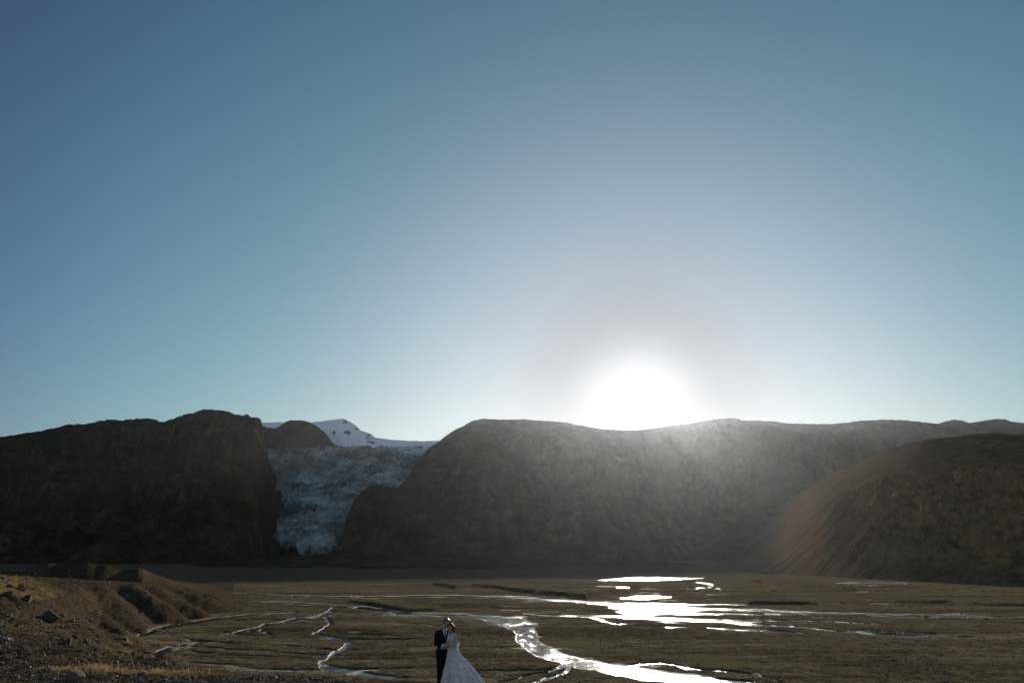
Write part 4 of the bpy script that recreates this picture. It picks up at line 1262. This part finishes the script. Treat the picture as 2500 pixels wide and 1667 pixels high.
def hand(B, wrist, d, up, side, size=0.18, curl=0.5):
    """palm and five bent fingers; d along the hand, up away from the palm, side towards the thumb"""
    d = Vector(d).normalized(); side = (Vector(side) - d * d.dot(Vector(side))).normalized(); up = Vector(up)
    up = (up - d * d.dot(up) - side * side.dot(up)).normalized()
    w = Vector(wrist)
    pc = w + d * size * 0.28
    B.limb((*(w), 0.026), (*(w + d * size * 0.12), 0.028))
    for k, (o, L) in enumerate(((0.030, 0.40), (0.010, 0.45), (-0.010, 0.42), (-0.029, 0.33))):
        base = w + d * size * 0.12 + side * o * 0.6
        kn = w + d * size * 0.52 + side * o
        a = kn + (d * math.cos(curl * 0.5) - up * math.sin(curl * 0.5)) * size * L * 0.45
        b = a + (d * math.cos(curl * 1.3) - up * math.sin(curl * 1.3)) * size * L * 0.33
        c = b + (d * math.cos(curl * 1.9) - up * math.sin(curl * 1.9)) * size * L * 0.25
        B.limb((*base, 0.014), (*kn, 0.0115), (*a, 0.0098), (*b, 0.0090), (*c, 0.0078))
    t0 = w + d * size * 0.10 + side * 0.022
    t1 = t0 + (d * 0.6 + side * 0.8).normalized() * size * 0.22
    t2 = t1 + (d * 0.9 + side * 0.4 - up * 0.2).normalized() * size * 0.17
    t3 = t2 + (d * 0.95 - up * 0.4).normalized() * size * 0.12
    B.limb((*t0, 0.014), (*t1, 0.0125), (*t2, 0.0108), (*t3, 0.0085))


def mat_simple(name, c, rough=0.6, spec=0.3, bump=None, tl=None, c2=None, sc=20.0):
    t = NT(name)
    n = t.noise(t.objpos(), sc, 4, 0.6)
    col = t.mix(n, c, c2 or tuple(v * 1.25 for v in c))
    t.set(color=col, rough=rough, spec=spec)
    if bump:
        t.bump(t.noise(t.objpos(), bump[0], 4, 0.6), bump[1], 0.6)
    if tl:
        t.translucent(col, tl)
    return t.m


def m_lace():
    t = NT("lace_satin")
    p = t.objpos()
    v = t.n("ShaderNodeTexVoronoi", feature='DISTANCE_TO_EDGE')
    v.inputs["Scale"].default_value = 9.0
    nz = t.n("ShaderNodeTexNoise")
    nz.inputs["Scale"].default_value = 9.0
    t.l(p, nz.inputs["Vector"])
    mx = t.mix(0.22, p, nz.outputs["Color"])
    t.l(mx, v.inputs["Vector"])
    pat = t.maprange(v.outputs["Distance"], 0.02, 0.16, 1.0, 0.0)
    n = t.noise(p, 5.0, 5, 0.65)
    pat = t.math('MULTIPLY', pat, t.maprange(n, 0.40, 0.55, 0.1, 1.0))
    col = t.mix(pat, (0.66, 0.63, 0.62), (0.97, 0.94, 0.92))
    t.set(color=col, rough=0.6, spec=0.3)
    t.bump(pat, 0.006, 1.0)
    t.translucent(t.mix(0.5, col, (0.95, 0.85, 0.83)), 0.22)
    return t.m


M['skin'] = mat_simple("skin", (0.42, 0.24, 0.165), 0.5, 0.35, tl=0.05)
M['suit'] = mat_simple("black_suit_cloth", (0.008, 0.008, 0.010), 0.8, 0.15, (60, 0.004))
M['shirt'] = mat_simple("white_shirt", (0.72, 0.73, 0.76), 0.7, 0.2)
M['tie'] = mat_simple("black_tie", (0.01, 0.01, 0.014), 0.5, 0.3)
M['hair_red'] = mat_simple("auburn_hair", (0.085, 0.030, 0.014), 0.45, 0.5, (90, 0.01), 0.15, (0.16, 0.07, 0.03), 60)
M['hair_brown'] = mat_simple("brown_hair", (0.070, 0.030, 0.014), 0.45, 0.5, (60, 0.012), 0.25, (0.20, 0.10, 0.045), 45)
M['lace'] = m_lace()
M['sleeve'] = mat_simple("sheer_lace_sleeve", (0.46, 0.34, 0.31), 0.6, 0.2, (70, 0.004), 0.4, (0.78, 0.74, 0.73), 55)
M['satin'] = mat_simple("satin_ribbon", (0.78, 0.78, 0.78), 0.35, 0.5, tl=0.3)
M['shoe'] = mat_simple("black_leather", (0.012, 0.011, 0.010), 0.3, 0.5)
M['eye'] = mat_simple("dark_eye", (0.02, 0.014, 0.012), 0.2, 0.5)
M['lip'] = mat_simple("lips", (0.36, 0.13, 0.11), 0.45, 0.4)

kx_, kz_ = ray(1085.6, 1682)
COUPLE = Vector((float(kx_) * 22.4, 22.4, float(surf(np.array([float(kx_) * 22.4]), np.array([22.4]))[0]) - 0.01))


def head(B, c, fwd, right, up, k=1.0):
    """skull, jaw, nose, ears and brow; c is the middle of the head"""
    f, r, u = Vector(fwd), Vector(right), Vector(up)
    c = Vector(c)
    R = Matrix((r, -f, u)).transposed().to_euler()
    B.ball(c + u * 0.022 * k - f * 0.008, (0.074 * k, 0.094 * k, 0.098 * k), R)
    B.ball(c - u * 0.045 * k + f * 0.022, (0.060 * k, 0.066 * k, 0.072 * k), R)
    B.ball(c - u * 0.098 * k + f * 0.055, (0.024 * k, 0.022 * k, 0.020 * k), R, 12)
    B.limb((*(c + u * 0.012 * k + f * 0.082 * k), 0.010), (*(c - u * 0.028 * k + f * 0.104 * k), 0.014))
    for s in (-1, 1):
        B.ball(c + r * s * 0.076 * k - u * 0.012, (0.010, 0.022, 0.032), R, 10)
        B.ball(c + r * s * 0.034 * k - u * 0.022 * k + f * 0.066 * k, (0.024, 0.022, 0.022), R, 10)
        B.ball(c + r * s * 0.030 * k + u * 0.026 * k + f * 0.074 * k, (0.026, 0.016, 0.011), R, 10)


def face_parts(c, f, r, u, body, k=1.0):
    c, f, r, u = Vector(c), Vector(f), Vector(r), Vector(u)
    for s in (-1, 1):
        b = Blob(); b.ball(c + r * s * 0.031 * k + u * 0.008 * k + f * 0.082 * k, 0.0115, seg=10)
        b.build("eye", M['eye'], body, 0.003, 1)
    b = Blob(); b.limb((*(c - r * 0.022 * k - u * 0.060 * k + f * 0.082 * k), 0.006), (*(c - u * 0.060 * k + f * 0.089 * k), 0.0085), (*(c + r * 0.022 * k - u * 0.060 * k + f * 0.082 * k), 0.006))
    b.build("lips", M['lip'], body, 0.003, 1)


def frame(fx, fy, roll):
    f = Vector((fx, fy, -0.04)).normalized()
    r = Vector((-f.y, f.x, 0)).normalized()             # towards the picture's right when facing the viewer
    u = r.cross(f).normalized()
    if u.z < 0: u = -u
    q = Matrix.Rotation(roll, 3, f)
    return f, q @ r, q @ u


# --- person in the suit
G = bpy.data.objects.new("person", None); link(G)
G.location = COUPLE
G.scale = (0.945, 0.945, 0.945)
tag(G, "person in a black suit, white shirt and dark tie, head bent towards the bride", "person")
gf, gr, gu = frame(0.22, -0.97, -0.10)
GH = Vector((0.018, -0.06, 1.722))
RS, RE, RW = (-0.225, -0.10, 1.470), (-0.262, -0.09, 1.195), (-0.045, -0.265, 1.165)
LS, LE, LW = (0.085, 0.10, 1.485), (0.250, 0.16, 1.270), (0.330, 0.06, 1.190)
b = Blob()
head(b, GH, gf, gr, gu, 1.0)
b.limb((-0.012, -0.035, 1.625, 0.056), (-0.050, 0.0, 1.545, 0.062))
b.ball((-0.075, 0.0, 1.36), (0.165, 0.105, 0.20), (0, 0, 0.55)).ball((-0.085, 0.0, 1.12), (0.145, 0.10, 0.18), (0, 0, 0.5)).ball((-0.098, 0.0, 0.96), (0.15, 0.105, 0.12), (0, 0, 0.4))
b.limb((*RS, 0.058), (*RE, 0.043), (*RW, 0.028)).limb((*LS, 0.058), (*LE, 0.043), (*LW, 0.028))
b.limb((-0.165, -0.02, 0.93, 0.082), (-0.160, -0.045, 0.50, 0.055), (-0.150, 0.0, 0.09, 0.038)).limb((-0.035, 0.03, 0.93, 0.082), (-0.050, 0.015, 0.50, 0.055), (-0.062, 0.045, 0.09, 0.038))
b.limb((-0.150, 0.02, 0.05, 0.036), (-0.120, -0.13, 0.035, 0.030)).limb((-0.062, 0.06, 0.05, 0.036), (-0.020, -0.08, 0.035, 0.030))
hand(b, RW, (0.95, -0.05, 0.10), (-0.2, -0.9, 0.3), (0.1, -0.2, 1.0), 0.185, 0.55)
hand(b, LW, (0.35, -0.9, -0.1), (0.9, 0.3, 0.2), (0.0, 0.2, 1.0), 0.185, 0.6)
gbody = b.build("body", M['skin'], G, 0.007, 3)
face_parts(GH, gf, gr, gu, gbody)
b = Blob()
for k in range(70):
    th = k * 2.39996; ph = math.acos(1 - 1.05 * (k + 0.5) / 70)
    d = gr * math.sin(ph) * math.cos(th) + gf * math.sin(ph) * math.sin(th) + gu * math.cos(ph)
    if d.dot(gf) > 0.35 and d.dot(gu) < 0.72: continue
    b.ball(GH + gu * 0.028 - gf * 0.010 + Vector((d.x * 0.078, d.y * 0.092, d.z * 0.100)), 0.026 + 0.008 * random.random(), seg=10)
for k in range(14):                                     # fringe swept over the brow
    a = -0.9 + 1.8 * k / 13
    b.ball(GH + gu * (0.098 + 0.012 * math.cos(a * 2)) + gf * 0.066 * math.cos(a) + gr * 0.070 * math.sin(a), 0.022, seg=10)
for s in (-1, 1):
    b.limb((*(GH + gr * s * 0.074 + gu * 0.03), 0.016), (*(GH + gr * s * 0.074 - gu * 0.02 - gf * 0.01), 0.012))
b.build("hair", M['hair_red'], gbody, 0.008, 2)
# trousers
b = Blob()
b.ball((-0.10, 0.0, 0.95), (0.168, 0.122, 0.13), (0, 0, 0.4))
b.limb((-0.160, -0.02, 0.90, 0.098), (-0.152, -0.045, 0.50, 0.075), (-0.140, 0.005, 0.075, 0.066)).limb((-0.035, 0.03, 0.90, 0.098), (-0.046, 0.015, 0.50, 0.075), (-0.055, 0.05, 0.075, 0.066))
b.build("trousers", M['suit'], G, 0.012, 4, cut=[(Vector((0, 0, 0.045)), Vector((0, 0, -1)))])
# jacket: shoulders, chest, skirts and sleeves
b = Blob()
b.ball((-0.075, 0.0, 1.37), (0.195, 0.135, 0.175), (0, 0, 0.55)).ball((-0.080, 0.0, 1.17), (0.165, 0.122, 0.20), (0, 0, 0.5)).ball((-0.098, 0.0, 0.99), (0.178, 0.132, 0.14), (0, 0, 0.45)).ball((-0.10, 0.0, 0.915), (0.172, 0.128, 0.09), (0, 0, 0.45))
b.limb((-0.050, 0.01, 1.525, 0.072), (*RS, 0.074)).limb((-0.050, 0.01, 1.525, 0.072), (*LS, 0.074))
RWs = Vector(RE) + (Vector(RW) - Vector(RE)) * 0.86
LWs = Vector(LE) + (Vector(LW) - Vector(LE)) * 0.86
b.limb((*RS, 0.076), (*((Vector(RS) + Vector(RE)) / 2), 0.068), (*RE, 0.062), (*RWs, 0.046)).limb((*LS, 0.076), (*LE, 0.062), (*LWs, 0.046))
b.build("jacket", M['suit'], G, 0.011, 4)
# cuffs
for nm, E_, W_ in (("cuff", RE, RW), ("cuff", LE, LW)):
    E_, W_ = Vector(E_), Vector(W_)
    b = Blob(); b.limb((*(E_ + (W_ - E_) * 0.84), 0.041), (*(E_ + (W_ - E_) * 0.99), 0.039)); b.build("cuff", M['shirt'], G, 0.007, 1)


def strip(name, rows, mat, parent, th=0.008):
    """rows of points (left to right) skinned into a thin curved panel with thickness"""
    bm = bmesh.new()
    g = [[bm.verts.new(p) for p in r] for r in rows]
    for a, c in zip(g[:-1], g[1:]):
        for i in range(len(a) - 1):
            bm.faces.new((a[i], a[i + 1], c[i + 1], c[i]))
    bmesh.ops.recalc_face_normals(bm, faces=bm.faces)
    bmesh.ops.solidify(bm, geom=bm.faces[:], thickness=th)
    me = bpy.data.meshes.new(name); bm.to_mesh(me); bm.free()
    me.polygons.foreach_set("use_smooth", np.ones(len(me.polygons), bool))
    return mesh_obj(name, me, mat, parent)


# chest frame: forward and right of the jacket front
cf = Vector((0.48, -0.877, 0)).normalized(); cr = Vector((0.877, 0.48, 0)).normalized()
def chest(u, z, out=0.0):
    c = Vector((-0.070, 0.0, z))
    rf = 0.142 - 0.05 * smooth01(1.42, 1.56, np.array(z)).item()
    return c + cr * u + cf * (rf * math.sqrt(max(0.05, 1 - (u / 0.21) ** 2)) + out)
rows = []
for z, w in ((1.565, 0.060), (1.53, 0.056), (1.48, 0.046), (1.42, 0.034), (1.36, 0.020), (1.30, 0.006)):
    rows.append([tuple(chest(u * w, z, 0.006)) for u in (-1, -0.5, 0, 0.5, 1)])
strip("shirt", rows, M['shirt'], G, 0.006)
rows = [[tuple(chest(u * w, z, 0.016 + 0.006 * (1 - abs(u)))) for u in (-1, 0, 1)] for z, w in ((1.552, 0.016), (1.535, 0.020), (1.520, 0.013), (1.45, 0.018), (1.36, 0.021), (1.31, 0.010))]
strip("tie", rows, M['tie'], G, 0.006)
for s in (-1, 1):                                       # collar points and lapels
    rows = [[tuple(chest(s * a, z0, 0.022)), tuple(chest(s * b_, z1, 0.020))] for a, z0, b_, z1 in ((0.075, 1.60, 0.060, 1.555), (0.050, 1.590, 0.048, 1.535), (0.020, 1.562, 0.040, 1.505))]
    strip("collar", rows, M['shirt'], G, 0.006)
    rows = [[tuple(chest(s * (w + 0.002), z, 0.010)), tuple(chest(s * (w + lw), z, 0.014))] for z, w, lw in ((1.57, 0.064, 0.03), (1.52, 0.056, 0.055), (1.46, 0.044, 0.062), (1.40, 0.030, 0.056), (1.33, 0.014, 0.036), (1.28, 0.003, 0.012))]
    strip("lapel", rows, M['suit'], G, 0.006)
b = Blob()
b.ball(chest(0.095, 1.435, 0.022), 0.020, seg=10).ball(chest(0.108, 1.450, 0.022), 0.014, seg=8).ball(chest(0.086, 1.452, 0.024), 0.013, seg=8).limb((*chest(0.095, 1.43, 0.02), 0.006), (*chest(0.092, 1.385, 0.02), 0.004))
b.build("boutonniere", M['shirt'], G, 0.004, 1)
for ax, ay, tx, ty in ((-0.145, 0.03, -0.105, -0.15), (-0.058, 0.075, -0.010, -0.10)):
    b = Blob()
    b.limb((ax, ay, 0.055, 0.046), ((ax + tx) / 2, (ay + ty) / 2, 0.048, 0.046), (tx, ty, 0.040, 0.038))
    b.build("shoe", M['shoe'], G, 0.009, 2, cut=[(Vector((0, 0, 0.004)), Vector((0, 0, -1)))])

# --- person in the wedding gown
Bd = bpy.data.objects.new("person", None); link(Bd)
Bd.location = COUPLE
Bd.scale = (0.945, 0.945, 0.945)
tag(Bd, "person in a white lace wedding gown with long train, curly brown hair", "person")
bf, br, bu = frame(-0.42, -0.90, -0.22)
BH = Vector((0.138, -0.155, 1.598))
bRS, bRE, bRW = (0.060, -0.02, 1.420), (0.065, -0.06, 1.20), (0.020, -0.19, 1.10)
bLS, bLE, bLW = (0.262, -0.165, 1.415), (0.292, -0.235, 1.185), (0.130, -0.330, 1.155)
b = Blob()
head(b, BH, bf, br, bu, 0.93)
b.limb((0.158, -0.135, 1.525, 0.046), (0.165, -0.10, 1.445, 0.052))
b.ball((0.168, -0.10, 1.33), (0.128, 0.092, 0.15), (0, 0, -0.6)).ball((0.195, -0.10, 1.15), (0.105, 0.085, 0.14), (0, 0, -0.5)).ball((0.205, -0.09, 0.98), (0.150, 0.115, 0.14), (0, 0, -0.4))
for s in (-1, 1):
    b.ball(Vector((0.150, -0.165, 1.315)) + Vector((0.8, -0.6, 0)) * 0.060 * s, (0.058, 0.055, 0.055))
b.limb((*bRS, 0.044), (*bRE, 0.035), (*bRW, 0.023)).limb((*bLS, 0.046), (*bLE, 0.036), (*bLW, 0.023))
b.limb((0.145, -0.08, 0.95, 0.080), (0.145, -0.10, 0.52, 0.052), (0.150, -0.07, 0.11, 0.033)).limb((0.265, -0.10, 0.95, 0.080), (0.250, -0.11, 0.52, 0.052), (0.240, -0.08, 0.11, 0.033))
b.limb((0.150, -0.06, 0.09, 0.032), (0.140, -0.20, 0.03, 0.026)).limb((0.240, -0.07, 0.09, 0.032), (0.230, -0.21, 0.03, 0.026))
hand(b, bLW, (-0.93, 0.12, 0.22), (0.1, -0.9, 0.4), (0.2, 0.0, 1.0), 0.165, 0.5)
hand(b, bRW, (-0.9, -0.3, 0.1), (0.2, -0.9, 0.1), (0.1, 0.1, 0.9), 0.165, 0.4)
bbody = b.build("body", M['skin'], Bd, 0.007, 3)
face_parts(BH, bf, br, bu, bbody, 0.93)
# curled hair, gathered at the back and falling towards the right
b = Blob()
rh = random.Random(5)
for k in range(80):
    th = k * 2.39996; ph = math.acos(1 - 1.25 * (k + 0.5) / 80)
    d = br * math.sin(ph) * math.cos(th) + bf * math.sin(ph) * math.sin(th) + bu * math.cos(ph)
    if d.dot(bf) > 0.30 and d.dot(bu) < 0.72: continue
    b.ball(BH + bu * 0.022 - bf * 0.012 + Vector((d.x * 0.080, d.y * 0.092, d.z * 0.100)), 0.024 + 0.012 * rh.random(), seg=10)
for k in range(46):
    c = BH + Vector((0.070 + 0.050 * rh.random(), 0.03 + 0.05 * rh.random(), -0.085 + 0.14 * rh.random()))
    b.ball(c, 0.014 + 0.016 * rh.random(), seg=8)
for k in range(9):                                      # loose curls
    a = BH + Vector((0.085 + 0.025 * rh.random(), -0.03 + 0.08 * rh.random(), -0.03 - 0.02 * k * rh.random()))
    pts_ = []
    for q in range(6):
        pts_.append((a.x + 0.012 * math.sin(q * 1.6 + k) + 0.006 * q, a.y + 0.012 * math.cos(q * 1.6 + k), a.z - 0.016 * q, 0.0085 - 0.0006 * q))
    b.limb(*pts_)
b.build("hair", M['hair_brown'], bbody, 0.007, 1)
# gown: bodice, sleeves, belt, skirt with train
b = Blob()
b.ball((0.168, -0.10, 1.325), (0.138, 0.102, 0.145), (0, 0, -0.6)).ball((0.192, -0.10, 1.17), (0.113, 0.093, 0.14), (0, 0, -0.5)).ball((0.200, -0.10, 1.10), (0.120, 0.100, 0.08), (0, 0, -0.5))
for s in (-1, 1):
    b.ball(Vector((0.150, -0.168, 1.315)) + Vector((0.8, -0.6, 0)) * 0.060 * s, (0.065, 0.062, 0.062))
b.limb((0.165, -0.09, 1.425, 0.060), (*bLS, 0.054)).limb((0.165, -0.09, 1.425, 0.060), (*bRS, 0.052))
b.build("bodice", M['lace'], Bd, 0.010, 3)
for S_, E_, W_ in ((bLS, bLE, bLW), (bRS, bRE, bRW)):
    S_, E_, W_ = Vector(S_), Vector(E_), Vector(W_)
    b = Blob()
    b.limb((*S_, 0.056), (*((S_ + E_) / 2), 0.050), (*E_, 0.044), (*(E_ + (W_ - E_) * 0.9), 0.029))
    b.build("sleeve", M['sleeve'], Bd, 0.009, 3)


def skirt():
    lv = [(1.150, 0.086, 0.312, -0.10, 0.105), (1.10, 0.080, 0.330, -0.10, 0.115), (0.99, 0.058, 0.385, -0.09, 0.150), (0.85, 0.035, 0.500, -0.07, 0.205), (0.70, 0.010, 0.640, -0.04, 0.265), (0.50, -0.045, 0.815, 0.0, 0.335), (0.30, -0.085, 0.965, 0.04, 0.400), (0.15, -0.115, 1.070, 0.07, 0.450), (0.05, -0.135, 1.150, 0.10, 0.490), (0.012, -0.145, 1.200, 0.11, 0.505)]
    A = np.array(lv)
    ns, nt = 60, 220
    s = np.linspace(0, len(lv) - 1, ns)
    ip = [np.interp(s, np.arange(len(lv)), A[:, i]) for i in range(5)]
    th = np.linspace(0, 2 * PI, nt, endpoint=False)
    Z, XL, XR, CY, RY = [a[:, None] for a in ip]
    t = (np.arange(ns) / (ns - 1))[:, None]
    amp = 0.010 + 0.115 * t
    ph = 0.9 * np.sin(th * 2 + 1)[None] + 0.25 * np.sin(th * 5)[None]
    fold = np.cos(th[None] * 10 + ph * 2.2) * 0.6 + np.cos(th[None] * 19 + 1.3 + ph) * 0.25 + np.cos(th[None] * 7 + 0.4) * 0.35
    r = 1 + amp * fold / 1.0
    # squarer towards the train: cloth spills along the ground behind and to the right
    spill = np.clip(np.cos(th - 0.72), 0, 1)[None] ** 5 * smooth01(0.78, 1.0, t)
    cx, rx = (XL + XR) / 2, (XR - XL) / 2
    X = cx + rx * r * np.cos(th)[None] + spill * 0.34
    Y = CY + RY * r * np.sin(th)[None] + spill * 0.50
    Zz = np.repeat(Z, nt, 1) + 0.012 * np.abs(fold) * smooth01(0.85, 1.0, t)
    V = np.stack([X.ravel(), Y.ravel(), Zz.ravel()], 1)
    i = np.arange(ns * nt).reshape(ns, nt); j = np.roll(i, -1, 1)
    F = np.stack([i[1:].ravel(), j[1:].ravel(), j[:-1].ravel(), i[:-1].ravel()], 1)
    return mesh_obj("skirt", np_mesh("skirt", V, F), M['lace'], Bd)


skirt()
# satin ribbon with a tied end at the back
bm = bmesh.new()
rings = []
for z, gx in ((1.118, 0.006), (1.125, 0.012), (1.150, 0.013), (1.160, 0.006)):
    rings.append([bm.verts.new((0.200 + (0.122 + gx) * math.cos(a), -0.10 + (0.108 + gx) * math.sin(a), z + 0.008 * math.cos(a))) for a in np.linspace(0, 2 * PI, 48, endpoint=False)])
for a, c in zip(rings[:-1], rings[1:]):
    for k in range(48):
        bm.faces.new((a[k], a[(k + 1) % 48], c[(k + 1) % 48], c[k]))
me = bpy.data.meshes.new("belt"); bm.to_mesh(me); bm.free()
me.polygons.foreach_set("use_smooth", np.ones(len(me.polygons), bool))
belt = mesh_obj("belt", me, M['satin'], Bd)
b = Blob()
kx0, ky0 = 0.325, -0.135
b.ball((kx0, ky0, 1.145), 0.022).limb((kx0, ky0, 1.145, 0.014), (kx0 + 0.05, ky0 - 0.01, 1.175, 0.022), (kx0 + 0.055, ky0 - 0.01, 1.145, 0.016), (kx0, ky0, 1.140, 0.012))
b.limb((kx0, ky0, 1.14, 0.012), (kx0 + 0.012, ky0 - 0.01, 1.07, 0.016), (kx0 + 0.035, ky0 - 0.01, 0.99, 0.013)).limb((kx0, ky0, 1.14, 0.012), (kx0 + 0.035, ky0, 1.08, 0.015), (kx0 + 0.065, ky0, 1.02, 0.012))
b.build("bow", M['satin'], belt, 0.007, 2)

# ------------------------------------------------------------------ thin valley haze
HAZE_DENSITY = 1.08e-5
HAZE_ANISO = 0.82
hb = [(-9500, -700, -4), (9500, -700, -4), (9500, 7300, -4), (-9500, 7300, -4), (-9500, -700, 560), (9500, -700, 560), (9500, 7300, 560), (-9500, 7300, 560)]
hf = [(0, 3, 2, 1), (4, 5, 6, 7), (0, 1, 5, 4), (1, 2, 6, 5), (2, 3, 7, 6), (3, 0, 4, 7)]
hm = bpy.data.materials.new("haze")
hm.use_nodes = True
ht = hm.node_tree
ht.nodes.clear()
ho = ht.nodes.new("ShaderNodeOutputMaterial")
hv = ht.nodes.new("ShaderNodeVolumePrincipled")
hv.inputs["Color"].default_value = (0.82, 0.88, 0.97, 1)
hv.inputs["Density"].default_value = HAZE_DENSITY
hv.inputs["Anisotropy"].default_value = HAZE_ANISO
ht.links.new(hv.outputs[0], ho.inputs["Volume"])
haze = mesh_obj("haze", np_mesh("haze", hb, hf, False), hm)
tag(haze, "thin sunlit haze filling the valley air", None, kind="stuff")
